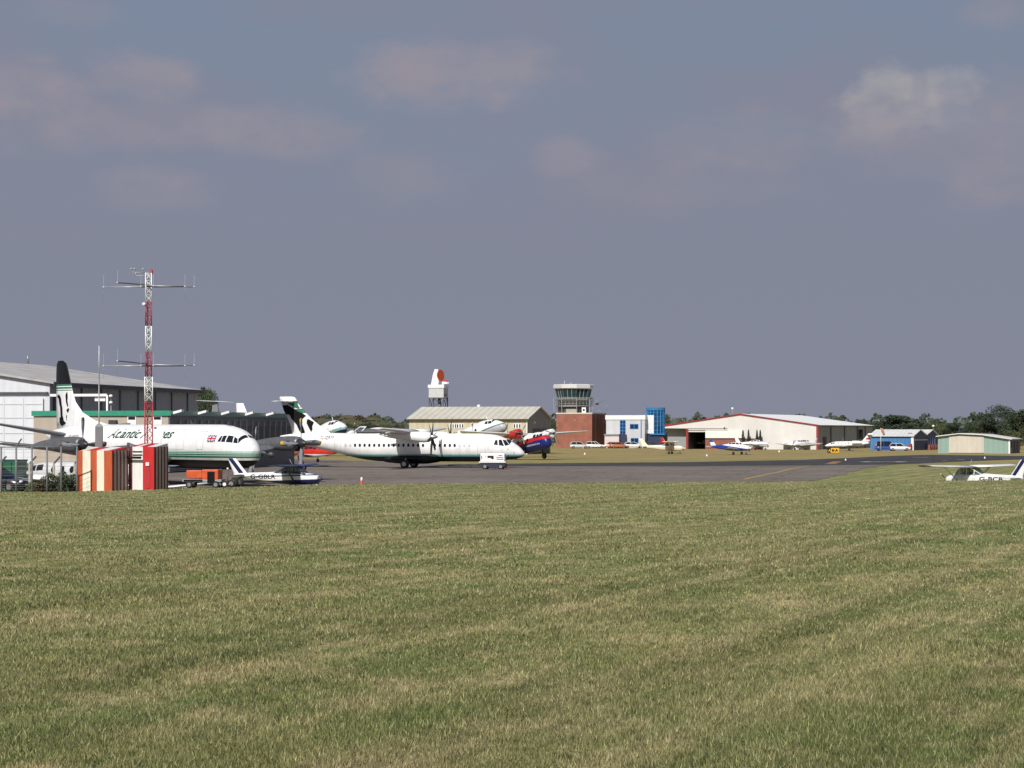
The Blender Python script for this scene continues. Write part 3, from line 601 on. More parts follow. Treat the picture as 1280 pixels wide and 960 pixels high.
def pioneer():
    a, n, pitch, D = 50., 5.2, 9., 279.
    hx, hy = math.cos(R(a)), -math.sin(R(a))
    x, y = X(690, D) - hx * n, D - hy * n
    t = thing('twin_engine_transport', 'red white and blue high wing twin, nose high before the brick tower', 'airplane', (x, y, gz(x, y)), R(-a), 'tail sitting transports', pitch=-R(pitch))
    lv = bands('display_livery', [(0, (.012, .02, .14)), (1.95, (.45, .02, .03)), (2.5, W)], slope=-.05)
    body = Body([(-8.9, 2.0, .08, .2), (-6, 2.0, .5, .7), (-2, 2.05, .92, 1.1), (1.5, 2.1, .98, 1.25), (3., 2.1, .98, 1.25), (4.2, 1.9, .82, .98), (4.95, 1.68, .5, .6), (5.2, 1.6, .04, .04)], 26, e=2.2)
    body.mesh().build('fuselage', lv, t)
    for s in (-1, 1):
        for q in (((2.7, .35), (3.3, .35), (3.25, .78), (2.75, .78)), ((3.42, .35), (3.9, .4), (3.75, .85), (3.38, .8)), ((3.98, .45), (4.25, .9), (4.0, 1.4), (3.75, .95))):
            body.pane(q, s, .02, 3).build('cockpit_window', pane(), t)
        for k in range(4): body.port(1.6 - 1.0 * k, 2.45, .24, .24, s).build('cabin_window', pane(), t)
    flat_text('RESEARCH', .3, lambda u, v: body.side(1.3 + u, 1.55 + v, -1, .02), white(), t, width=2.6)
    wing_pair(t, 'wing', [(.3, 1.1, -1.6, 3.36, .42), (4, 1.05, -1.6, 3.5, .4), (11.2, .5, -.9, 3.9, .2), (11.6, .2, -.7, 3.93, .08)], white())
    for s in (-1, 1):
        nacelle(t, 'engine_nacelle', [(-1.2, 3.35, .1, .1), (.5, 3.3, .5, .5), (1.7, 3.25, .66, .66), (2.5, 3.25, .62, .62), (2.6, 3.25, .42, .42)], s * 2.95, redp if s < 0 else white())
        propeller(t, 2.72, s * 2.95, 3.25, 1.55, 3, .24, R(48), mat('blade_grey', (.24, .25, .27)), mat('tip_yellow', (.6, .36, .03)), darksteel(), hub=.16, spin_len=.35)
        MB().loft([foil_ring((.7, s * .8, 1.1), (-.5, s * .8, 1.1), .3, (0, 0, 1)), foil_ring((.5, s * 2.6, 1.2), (-.3, s * 2.6, 1.2), .2, (0, 0, 1))]).build('stub_wing', white(), t)
        MB().tube((.2, s * 2.5, 1.2), (.3, s * 2.9, 3.1), .07).build('wing_strut', white(), t)
        gear(t, (.6, s * 2.4, 1.2), (.75, s * 2.45, .42), [(.75, s * 2.55, .42)], .42, .28, .13, darksteel())
    for y in (-2.7, 0, 2.7): fin(t, 'fin', [(1.7, -7.4, -9.2), (2.6, -7.6, -9.3), (4.3, -8.1, -9.3), (4.5, -8.4, -9.2)], bands('pioneer_fin', [(0, W), (3.2, (.45, .02, .03)), (3.9, (.012, .02, .14))]), y=y)
    wing_pair(t, 'tailplane', [(.1, -7.2, -9.2, 2.3, .22), (3.7, -7.5, -9.1, 2.3, .14)], white())
pioneer()
# white jet by the hangar side wall, nose left
def jet():
    D = DG(563.2); a = 180 + 8
    t = thing('jet_airplane', 'white jet with swept tail and red tail badge, nose left along the grey hangar side', 'airplane', place_nose(1031, D, 4.5, a), R(-a)); t.scale = (.75,) * 3
    body = Body([(-5.6, 2.0, .08, .12), (-4.2, 1.9, .42, .4), (-2, 1.72, .72, .72), (1, 1.65, .82, .82), (3.2, 1.6, .76, .78), (4.6, 1.45, .52, .56), (5.6, 1.3, .24, .26), (6, 1.25, .03, .03)], 26)
    lv = bands('jet_livery', [(0, (.06, .08, .2)), (1.12, W)])
    body.mesh().build('fuselage', lv, t)
    for s in (-1, 1):
        for q in (((4.1, .35), (4.6, .4), (4.3, .95), (3.95, .9)), ((3.4, .35), (3.95, .35), (3.85, .85), (3.4, .85))): body.pane(q, s, .02, 3).build('cockpit_window', pane(), t)
        for k in range(4): body.port(2.4 - .85 * k, 1.98, .14, .17, s).build('cabin_window', pane(), t)
        nacelle(t, 'engine_nacelle', [(-3.6, 2.1, .3, .3), (-2.6, 2.15, .46, .46), (-1.3, 2.15, .46, .46), (-1.1, 2.15, .36, .36)], s * 1.15, white())
        gear(t, (-.4, s * 1.2, 1.2), (-.4, s * 1.6, .26), [(-.4, s * 1.7, .26)], .26, .18, .07)
    gear(t, (4., 0, 1.1), (4., 0, .22), [(4., -.1, .22), (4., .1, .22)], .22, .1, .06)
    wing_pair(t, 'wing', [(.5, 1.6, -1.6, 1.05, .3), (6.3, -.1, -1.2, 1.45, .14), (6.5, -.5, -1.1, 1.45, .05)], white())
    f = fin(t, 'fin', [(2.1, -2.6, -5.6), (2.7, -3.9, -5.9), (4.4, -5.2, -6.6), (4.55, -5.5, -6.5)], white(), tr=.09)
    MB().prism([(-4.7, 3.0), (-5.7, 3.0), (-5.9, 3.4), (-4.9, 3.4)], 'y', .16, .175).build('badge', redp, f)
    wing_pair(t, 'tailplane', [(.1, -4.9, -6.3, 4.2, .14), (2.5, -5.7, -6.5, 4.25, .08)], white())
jet()
# canard light aircraft: only the upturned wing shows beside the hut
def canard():
    D = 139.; a = 78.
    x, y = X(192, D), D + 2.; z = -.67
    t = thing('canard_airplane', 'white light aircraft with upturned winglet, mostly hidden behind the red and white hut', 'airplane', (x, y, z), R(-a))
    Body([(-1.6, 1., .2, .25), (-.8, 1., .42, .42), (.8, .95, .4, .42), (2.2, .85, .25, .26), (3., .8, .03, .03)], 18).mesh().build('fuselage', white(), t)
    for s in (-1, 1):
        mb = MB(); surface(mb, [((.4, s * .3, .78), (-1.4, s * .3, .78), .2), ((-.9, s * 3.95, 1.12), (-1.6, s * 3.95, 1.12), .1)], (0, 0, 1)); mb.build('wing', white(), t)
        mb = MB(); surface(mb, [((-1.0, s * 3.95, 1.1), (-1.65, s * 3.95, 1.1), .07), ((-1.5, s * 4.3, 2.0), (-1.85, s * 4.3, 2.0), .04)], (0, 1, 0)); mb.build('winglet', white(), t)
        gear(t, (-.3, s * .4, .75), (-.4, s * 1.0, .18), [(-.4, s * 1.05, .18)], .18, .1, .035)
    wing_pair(t, 'foreplane', [(.1, 2.5, 2.1, .85, .06), (1.8, 2.5, 2.15, .85, .04)], white())
    propeller(t, -1.85, 0, 1., .75, 2, .13, 0, mat('prop_black', (.02, .02, .022)), white(), white(), hub=.12, spin_len=-.25)
canard()
# corporate twin on the far left, nose left, behind the fence
def corporate():
    D = 141.; a = 180 + 25.
    t = thing('twin_propeller_airplane', 'white corporate twin with oval windows and maroon line behind the wire fence', 'airplane', place_nose(16, D, 4.6, a, -.6), R(-a))
    lv = bands('corporate_livery', [(0, (.3, .3, .3)), (1.15, (.12, .03, .03)), (1.32, (.56, .56, .56))], slope=-.02)
    body = Body([(-7., 2.1, .06, .12), (-5, 1.95, .36, .42), (-2, 1.75, .7, .74), (1.5, 1.72, .74, .78), (2.6, 1.65, .68, .7), (3.4, 1.45, .5, .5), (4.3, 1.3, .26, .27), (4.6, 1.27, .03, .03)], 26, e=2.3)
    body.mesh().build('fuselage', lv, t)
    for s in (-1, 1):
        for q in (((1.55, .25), (2.1, .25), (2.1, .82), (1.6, .82)), ((2.2, .25), (2.85, .3), (2.55, .9), (2.2, .82)), ((2.95, .38), (3.15, .75), (2.85, 1.45), (2.65, .95))): body.pane(q, s, .02, 3).build('cockpit_window', pane(), t)
        for k in range(5): body.port(.7 - .75 * k, 2.0, .17, .24, s).build('cabin_window', pane(), t)
        nacelle(t, 'engine_nacelle', [(-1.4, 1.3, .08, .1), (0, 1.32, .36, .36), (1.8, 1.32, .36, .4), (2.3, 1.32, .26, .28)], s * 2.5, white())
        propeller(t, 2.4, s * 2.5, 1.34, 1.15, 3, .2, R(20), mat('prop_black', (.02, .02, .022)), white(), alu(), hub=.2, spin_len=.5)
        gear(t, (0, s * 2.4, 1.0), (0, s * 2.4, .3), [(0, s * 2.4, .3)], .3, .2, .07)
    gear(t, (3.2, 0, 1.1), (3.2, 0, .24), [(3.2, 0, .24)], .24, .16, .06)
    wing_pair(t, 'wing', [(.5, 1.2, -1.1, 1.15, .32), (2.6, 1.1, -1.0, 1.25, .28), (7., .5, -.6, 1.65, .12)], mat('deice_grey', (.3, .3, .31)))
    fin(t, 'fin', [(2.1, -4.2, -6.9), (2.6, -5.4, -7.1), (4.6, -6.4, -7.7), (4.7, -6.6, -7.6)], white())
    wing_pair(t, 'tailplane', [(.1, -5.6, -7., 2.15, .14), (2.7, -6.2, -7.1, 2.25, .07)], white())
corporate()
# high wing transport parked behind the site offices: wing tip and fin rise over the roof
def over_roof():
    D = 252.
    x, y = X(296, D), D
    t = thing('parked_airplane', 'white aircraft behind the dark offices, only its wing and squared fin showing', 'airplane', (x, y, 0), R(-20.))
    Body([(-5, 3.4, .1, .2), (-3, 3.2, .6, .7), (0, 3., 1., 1.1), (4, 3., 1., 1.1), (6, 2.7, .6, .6), (6.6, 2.6, .05, .05)], 20).mesh().build('fuselage', white(), t)
    fin(t, 'fin', [(3.6, 2.2, -.4), (5., 1.9, .0), (7.25, .9, -.1), (7.3, .8, -.1)], white())
    h = Vector((math.cos(R(20)), math.sin(R(20)), 0))
    for s in (-1, 1):
        c = Vector((-2.4, -1.0, 7.5)); e = c + h * 2.3 * s + Vector((0, 0, -.12 * s)); q = Vector((-h.y, h.x, 0)) * .5
        mb = MB(); surface(mb, [(c + q, c - q, .16), (e + q * .8, e - q * .8, .07)], (0, 0, 1)); mb.build('wing', white(), t)
    MB().prism([(-3.1, 3.4), (-1.6, 3.4), (-2.1, 7.45), (-2.7, 7.45)], 'y', -1.1, -.9).build('wing_pylon', mat('pylon_grey', (.2, .2, .22)), t)
    for s in (-1, 1): gear(t, (-.5, s * .8, 2.), (-.5, s * 1.3, .4), [(-.5, s * 1.4, .4)], .4, .25, .1)
    gear(t, (4.5, 0, 2.), (4.5, 0, .3), [(4.5, 0, .3)], .3, .2, .08)
over_roof()

# ------------------------------------------------------------------ ground equipment and vehicles
def power_unit():
    D = 214.
    t = thing('ground_power_unit', 'white boxy ground power cart on dark chassis beside the turboprop nose', 'ground cart', (X(616.5, D), D, gz(X(616.5, D), D)), R(-6))
    MB().box(-1.25, 1.25, -.75, .75, .82, 1.62).build('body', white(), t, bevel=.05)
    MB().box(-1.38, 1.38, -.82, .82, .7, .816).build('deck', white(), t)
    MB().box(-1.25, 1.25, -.74, .74, .26, .698).build('chassis', mat('navy_chassis', (.02, .025, .05)), t)
    MB().box(-.5, .12, -.775, -.752, 1.2, 1.4).box(-.1, .12, -.775, -.752, 1.08, 1.2).build('control_panel', black(), t)
    for x0, x1, z0, z1 in ((.62, 1.0, 1.42, 1.52), (.4, 1.1, 1.2, 1.27), (.45, 1.15, 1.0, 1.08), (-1.16, -1.06, 1.1, 1.4), (-.72, -.66, 1.3, 1.42)): MB().box(x0, x1, -.768, -.751, z0, z1).build('marking', mat('grey_marking', (.2, .2, .22)), t)
    for x in (-.78, .85):
        for y in (-.68, .68): wheel(t, (x, y, .3), .3, .2)
    MB().tube((-1.3, 0, .55), (-2.5, 0, .25), .05).build('tow_bar', darksteel(), t)
    o = MB().box(-.12, .12, -.3, .3, 0, .28).build('wheel_chock', mat('chock_red', (.2, .03, .02)))
    x, y = X(634.5, D), D - .4; o.location = (x, y, gz(x, y)); tag(o, 'dark red wheel chock at the end of the white ground power cart', 'wheel chock')
power_unit()
def trailer():
    D = 129.5; z = gz(X(256, D), D)
    t = thing('equipment_trailer', 'orange equipment trailer with black opening and grey chassis under the freighter belly', 'ground trailer', (X(256, D), D, z), R(-8))
    org = mat('orange_paint', (.55, .085, .02), .5, var=.2)
    MB().box(-1.05, -.05, -.5, .5, .6, 1.1).build('body', org, t, bevel=.04)
    MB().box(-.048, 1.0, -.52, .52, .55, 1.15).build('hood', org, t, bevel=.04)
    MB().box(.32, .78, -.56, -.522, .3, 1.02).build('radiator_opening', black(), t)
    MB().box(-1.3, 1.2, -.5, .5, .4, .548).build('chassis', mat('chassis_grey', (.3, .31, .33), .5), t)
    MB().box(-1.2, .0, -.53, -.502, .43, .52).build('side_rail', black(), t)
    for x in (-.85, .85):
        for y in (-.5, .5): wheel(t, (x, y, .22), .22, .14)
    for p, q in (((-.85, -.4, .22), (-.45, -.4, .42)), ((.85, -.4, .22), (.55, -.4, .42)), ((1.15, -.4, .2), (.95, -.4, .42))): MB().bar(p, q, .07).build('axle_brace', steel(), t)
    MB().tube((1.2, 0, .48), (1.9, 0, .2), .04).build('tow_bar', darksteel(), t)
    t2 = thing('jockey_wheel_stand', 'red post with white cap and white wheel right of the orange trailer', 'stand', (X(286, D), D - .5, gz(X(286, D), D - .5)), 0)
    MB().tube((0, 0, .05), (0, 0, 1.12), .04).build('post', mat('dull_red', (.2, .03, .03)), t2)
    MB().ball((0, 0, 1.17), .07).build('cap', white(), t2)
    w = wheel(t2, (-.2, 0, .2), .2, .1, white()); w2 = wheel(t2, (.2, .1, .24), .24, .14)
    MB().bar((-.2, 0, .2), (.2, 0, .2), .05).build('axle', steel(), t2)
trailer()
def car(label, loc, rotz, col, L=4.3, H=1.45, kind='parked_car', detail=False, group='cars parked by the control tower', van=False):
    t = thing(kind, label, 'van' if van else 'car', loc, rotz, group)
    pm = mat('car_paint_%d_%d_%d' % tuple(int(c * 1000) for c in col), col, .25, coat=.6, var=.03)
    h = L / 2; w = .86
    # lower body: stations along the length (x, bottom, top, half width)
    st = [(-h, .42, .72, .62), (-h + .08, .3, .86, .76), (-h + .5, .26, .93, .84), (-.6, .24, .94, w), (.55, .24, .92, w), (h - .75, .25, .82, .84), (h - .2, .28, .68, .76), (h, .38, .58, .62)]
    def ring(x, b, tp, hw): return [(x, -hw * .92, b), (x, -hw, b + .12), (x, -hw, (b + tp) / 2), (x, -hw * .95, tp - .08), (x, -hw * .85, tp), (x, hw * .85, tp), (x, hw * .95, tp - .08), (x, hw, (b + tp) / 2), (x, hw, b + .12), (x, hw * .92, b)]
    MB().loft([ring(*s) for s in st], smooth=True).build('body', pm, t)
    xr = [-h + .12, -h + .55, .2, .95] if not van else [-h + .05, -h + .2, .6, 1.15]
    cab = lambda k, x, z, hw: [(x, -hw, z)]
    lo, hi = (.9, H)
    A = [(xr[0], .8), (xr[3], .8)]; B = [(xr[1], .64), (xr[2], .66)]
    v = []
    for x, hw in A: v += [(x, -hw, lo), (x, hw, lo)]
    for x, hw in B: v += [(x, -hw, hi - .05), (x, hw, hi - .05)]
    MB().add(v, [(0, 2, 6, 4), (1, 5, 7, 3), (0, 4, 5, 1), (2, 3, 7, 6), (4, 6, 7, 5), (0, 1, 3, 2)]).build('cabin_glass', pane(), t)
    MB().loft([[(x, -hw, hi - .055), (x, -hw * .96, hi), (x, hw * .96, hi), (x, hw, hi - .055)] for x, hw in ((B[0][0] - .02, .66), ((B[0][0] + B[1][0]) / 2, .69), (B[1][0] + .02, .68))], smooth=False).build('roof', pm, t)
    for s in (-1, 1):
        for f in ((0., .0), (.45, .48), (1., 1.)) + (((.75, .76),) if L > 4.4 else ()):
            xa = A[0][0] + (A[1][0] - A[0][0]) * f[0]; xb = B[0][0] + (B[1][0] - B[0][0]) * f[1]
            MB().bar((xa, s * .81, lo), (xb, s * .665, hi - .04), .07).build('window_pillar', pm, t)
    for x in (-h + .82, h - .85):
        for s in (-1, 1): wheel(t, (x, s * .76, .31), .31, .2)
    for s in (-1, 1):
        MB().ball((h - .14, s * .56, .64), .12, sx=.9, sy=1.5, sz=.85).build('headlight', glass('lamp_glass', (.75, .77, .8), .12), t)
        MB().box(-h - .012, -h + .1, s * .6 - .1, s * .6 + .1, .62, .8).build('tail_light', mat('lamp_red', (.35, .01, .01), .2), t)
    MB().box(h - .1, h + .015, -.26, .26, .4, .5).build('number_plate', white(), t)
    return t
D = 129.
car('dark navy estate car at the left edge, nose towards the red and white huts', (X(34, D) - 2.2 * math.cos(R(18)), D + 2.2 * math.sin(R(18)), gz(-32, 130)), R(-18), (.008, .01, .022), 4.5, 1.45, group='cars by the fence')
SILVER = (.55, .56, .57)
for px, py, a, c, L, H, van, lab in [
    (724, 560.6, 4, SILVER, 4.3, 1.5, False, 'silver car nearest the left end of the brick tower base'),
    (744, 560.4, -3, (.7, .7, .7), 4.5, 1.55, False, 'white car at the corner of the brick tower base'),
    (763, 560.2, 176, (.55, .3, .22), 4.2, 1.45, False, 'dull salmon car before the pink white porch'),
    (773, 560.4, 2, (.4, .14, .06), 4.0, 1.4, False, 'orange car before the pale office porch'),
    (792, 560.2, 5, (.72, .72, .7), 4.4, 1.4, False, 'white car under the lower blue office window'),
    (808, 560.2, 178, (.05, .06, .08), 4.3, 1.45, False, 'dark car before the navy block under the glazed tower'),
    (1108, 563.6, 4, (.03, .08, .3), 4.4, 1.9, True, 'blue van before the bright blue hangar wall'),
    (1124, 563.6, 0, (.72, .72, .72), 4.4, 1.5, False, 'white car parked before the bright blue hangar wall')]:
    Dd = DG(py); car(lab, (X(px, Dd), Dd, 0), R(a), c, L, H, 'parked_van' if van else 'parked_car', van=van, group='vehicles parked by the buildings')
# ------------------------------------------------------------------ buildings
def frame_at(px, D, a):
    """origin and axes of a building whose right front corner stands at column px, distance D; its front runs along a degrees"""
    o = Vector((X(px, D), D, 0)); ux = Vector((math.cos(R(a)), math.sin(R(a)), 0)); uy = Vector((-math.sin(R(a)), math.cos(R(a)), 0))
    def reach(px2, axis, start=(0, 0)):
        d = ux if axis == 'x' else uy
        p = o + ux * start[0] + uy * start[1]
        t = (px2 - 640) / F
        return (t * p.y - p.x) / (d.x - t * d.y)
    return o, reach
def zat(py, o, a, lx=0., ly=0.):
    D = o.y + lx * math.sin(R(a)) + ly * math.cos(R(a))
    return Z(py, D)
trim = lambda: mat('cream_trim', (.6, .58, .52))
concrete = lambda: mat('concrete', (.3, .29, .27), .9, var=.2)

def left_hangar():
    a = -11.5; o, rc = frame_at(62, 243., a)
    L = rc(247, 'y'); Wd = 46.; H = 9.5; rise = 3.5
    t = thing('hangar', 'big pale hangar at the left edge with weathered roof and white sliding doors', 'hangar', o, R(a))
    wm = sheet('hangar_white', (.6, .62, .64), 'X', .9, .03, dirt=.12); sm = sheet('hangar_grey', (.3, .31, .33), 'Y', .6, .08, dirt=.12)
    MB().prism([(-Wd, 0), (0, 0), (0, H), (-Wd / 2, H + rise), (-Wd, H)], 'y', 0, .3).build('front_wall', wm, t)
    for x in (-.3, -Wd): MB().box(x, x + .3, .3, L, 0, H).build('side_wall', sm, t)
    MB().prism([(-Wd + .3, 0), (-.3, 0), (-.3, H), (-Wd / 2, H + rise), (-Wd + .3, H)], 'y', L - .3, L).build('rear_wall', sm, t)
    rm = sheet('weathered_roof', (.43, .415, .4), 'Y', 1.4, .14, dirt=.34, dirtscale=.3)
    for s in (0, 1):
        x0, x1 = (-Wd / 2, .7) if s else (-Wd - .7, -Wd / 2)
        k = rise / (Wd / 2)
        z = lambda x: H + rise - abs(x + Wd / 2) * k
        MB().prism([(x0, z(x0) + .03), (x1, z(x1) + .03), (x1, z(x1) + .28), (x0, z(x0) + .28)], 'y', -.5, L + .5).build('roof', rm, t)
    MB().box(.705, .85, -.5, L + .5, H - .35, H + .1).build('gutter', mat('dark_blue_trim', (.03, .035, .07)), t)
    bm = mat('hangar_post', (.1, .105, .12))
    for k in range(8): MB().box(0, .14, 3 + k * L / 8.2, 3.3 + k * L / 8.2, 0, H - .4).build('wall_post', bm, t)
    # sliding doors with rails
    dm = sheet('hangar_door', (.64, .66, .68), 'X', 1.3, .02, dirt=.05)
    lx = rc(32, 'x'); w = abs(lx) - .6
    for k in range(5):
        x1 = -.7 - k * (w + .03)
        d = MB().box(x1 - w, x1, -.3, -.16, .15, 7.8).build('sliding_door', dm, t)
        g = MB()
        for z in (1.8, 3.6, 5.4, 7.0): g.box(x1 - w + .1, x1 - .1, -.335, -.302, z, z + .1)
        g.build('door_rib', mat('door_line', (.45, .47, .5)), d)
    MB().box(-Wd, -.1, -.42, -.1, 8.35, 8.5).build('door_rail', bm, t)
    fr = MB(); xe = rc(135, 'x')
    fr.box(0.2, xe, -.36, -.16, 7.95, 8.25).tube((xe, -.26, 0), (xe, -.26, 8.1), .12).tube((xe, -.26, 5), (xe, 2.2, 0), .08)
    fr.build('door_support_frame', white(), t)
    MB().box(.02, .12, 1., 7., 2.5, 8.).build('side_door', mat('dark_navy_door', (.02, .025, .045)), t)
    MB().box(xe - 1.6, xe - .3, -.1, .8, 7.4, 7.94).build('roller_box', white(), t)
    for x in (-5, -12): MB().tube((x, 5, 12.), (x, 5, 13.), .12).build('roof_vent', steel(), t)
left_hangar()
def floodlight(label, px, D, ztop, arms=((0, 0),), post=True, r=.22):
    x, y = X(px, D), D
    t = thing('floodlight', label, 'floodlight', (x, y, gz(x, y)), 0, 'floodlights')
    MB().tube((0, 0, 0), (0, 0, ztop), .07, .05).build('pole', steel(), t)
    for dx, dz in arms:
        MB().ball((dx, -.1, ztop + dz), r, sz=.85).build('lamp_head', mat('lamp_white', (.8, .8, .8), .3), t)
    return t
floodlight('white lamp globes at the end of the white door frame', 138.8, 236, 7.9, ((0, 0), (.0, -.75)))

def offices():
    a = -11.5; o, rc = frame_at(212, 200., a)
    H = 5.9; Lf = 14.; L = rc(368, 'y'); dep = 9.
    t = thing('site_offices', 'long flat roofed offices with tan end and green fascia behind the freighter', 'office building', o, R(a))
    tan = sheet('tan_boarding', (.42, .36, .29), 'X', 1.2, .03, dirt=.08); dk = sheet('dark_boarding', (.13, .13, .145), 'Y', .6, .05, dirt=.1)
    g = mat('green_fascia', (.03, .26, .16), .4); g2 = mat('green_fascia_shaded', (.05, .2, .16), .4)  # long side's green is duller: its shade is put into the colour
    MB().box(-Lf, -.15, 0, .15, 0, H - .5).build('end_wall', tan, t)
    MB().box(-.15, 0, 0, L, 0, H - .5).build('side_wall', dk, t)
    MB().box(-Lf, -Lf + .15, .15, L, 0, H - .5).box(-Lf + .15, -.15, L - .15, L, 0, H - .5).build('rear_wall', dk, t)
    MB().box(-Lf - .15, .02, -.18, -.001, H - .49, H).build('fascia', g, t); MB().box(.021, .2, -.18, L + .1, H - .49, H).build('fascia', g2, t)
    MB().box(-Lf - .12, 0.018, .002, L + .08, H - .48, H - .05).build('roof', mat('felt_roof', (.2, .2, .21)), t)
    for p0, p1 in ((159.5, 170.5), (191.5, 202.5)):
        x0, x1 = rc(p0, 'x'), rc(p1, 'x')
        z0, z1 = zat(531, o, a, x0), zat(519.5, o, a, x0)
        f = MB().box(x0, x1, -.07, -.002, z0, z1).build('window', white(), t)
        MB().box(x0 + .1, x1 - .1, -.09, -.071, z0 + .5, z1 - .12).build('pane', pane(), f)
    x0, x1 = rc(138, 'x'), rc(147, 'x')
    MB().box(x0, x1, -.5, -.02, 4.6, 5.0).build('cooling_unit', darksteel(), t)
    n = 19
    for k in range(n):
        y0 = 1. + k * (L - 2) / n; wd = (L - 2) / n
        f = MB().box(.002, .05, y0 + .12, y0 + wd * .62, 2.6, 4.6).build('window', mat('grey_reveal', (.17, .17, .19)), t)
        MB().box(.051, .07, y0 + .2, y0 + wd * .55, 2.7, 4.5).build('pane', mat('dull_pane', (.03, .032, .04), .5), f)
        MB().box(.002, .16, y0 + wd * .72, y0 + wd * .86, 2.2, 5.0).build('downpipe', mat('pale_pipe', (.3, .3, .32)), t)
    for p in (215, 246, 275, 305, 331):
        y0 = rc(p, 'y')
        q = MB(); q.prism([(.2, H - .35), (1.1, H - .1), (1.1, H + .12), (.2, H - .1)], 'y', y0 - .35, y0 + .35); q.build('lamp', mat('lamp_white', (.8, .8, .8), .3), t)
    return t
offices()

def gable_x(t, Wd, L, H, rise, wall_m, gab_m, roof_m, oh=.35):
    """ridge along x: front eaves wall, gable ends, two roof slopes"""
    MB().box(-Wd, 0, 0, .2, 0, H).build('front_wall', wall_m, t)
    MB().box(-Wd, 0, L - .2, L, 0, H).build('rear_wall', wall_m, t)
    for x0, x1 in ((-.2, 0), (-Wd, -Wd + .2)):
        MB().prism([(.2, 0), (L - .2, 0), (L - .2, H), (L / 2, H + rise - .02), (.2, H)], 'x', x0, x1).build('gable_wall', gab_m, t)
    k = rise / (L / 2)
    for y0, y1 in ((-oh, L / 2), (L / 2, L + oh)):
        z = lambda y: H + rise - abs(y - L / 2) * k
        MB().prism([(y0, z(y0) + .02), (y1, z(y1) + .02), (y1, z(y1) + .2), (y0, z(y0) + .2)], 'x', -Wd - oh, oh).build('roof', roof_m, t)

def shed():
    a = -15.; o, rc = frame_at(659, 347., a)
    Wd = -rc(511.5, 'x'); L = rc(688, 'y'); H = 5.95; rise = zat(508.5, o, a, 0, L / 2) - H - .15
    t = thing('storage_shed', 'cream gabled shed with ribbed pale roof and triple windows, dark gable end to the right', 'shed', o, R(a))
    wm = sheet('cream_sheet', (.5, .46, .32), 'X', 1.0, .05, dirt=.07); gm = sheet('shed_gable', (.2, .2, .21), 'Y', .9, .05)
    rm = sheet('cream_roof', (.52, .5, .42), 'X', 1.15, .1, dirt=.1)
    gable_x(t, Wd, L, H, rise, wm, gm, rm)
    MB().box(-Wd - .3, .3, -.5, -.352, H - .22, H - .02).build('gutter', mat('dark_gutter', (.07, .065, .06)), t)
    MB().box(-.14, .02, -.02, -.001, 0, H - .25).build('corner_trim', white(), t)
    for p0, p1 in ((562, 571), (570.5, 580), (588.5, 599), (641.5, 651.5)):
        x0, x1 = rc(p0, 'x'), rc(p1, 'x'); z0, z1 = zat(535.5, o, a, x0), zat(529.5, o, a, x0)
        f = MB().box(x0, x1, -.06, -.002, z0, z1).build('window', white(), t)
        w = (x1 - x0) / 3
        for k in range(3): MB().box(x0 + k * w + .12, x0 + (k + 1) * w - .12, -.075, -.061, z0 + .1, z1 - .1).build('pane', pane(), f)
    for p0, p1 in ((666, 676), (678, 686)):
        y0, y1 = rc(p0, 'y'), rc(p1, 'y')
        MB().box(.002, .06, y0, y1, 0, 4.3).build('shed_door', mat('black_door', (.02, .02, .022)), t)
    y0 = rc(667, 'y'); MB().box(.002, .2, y0, y0 + .4, 5.2, 5.5).build('lamp', white(), t)
    for p in (582,): MB().ball((rc(p, 'x'), L / 2, H + rise + .3), .3).build('roof_vent', white(), t)
shed()
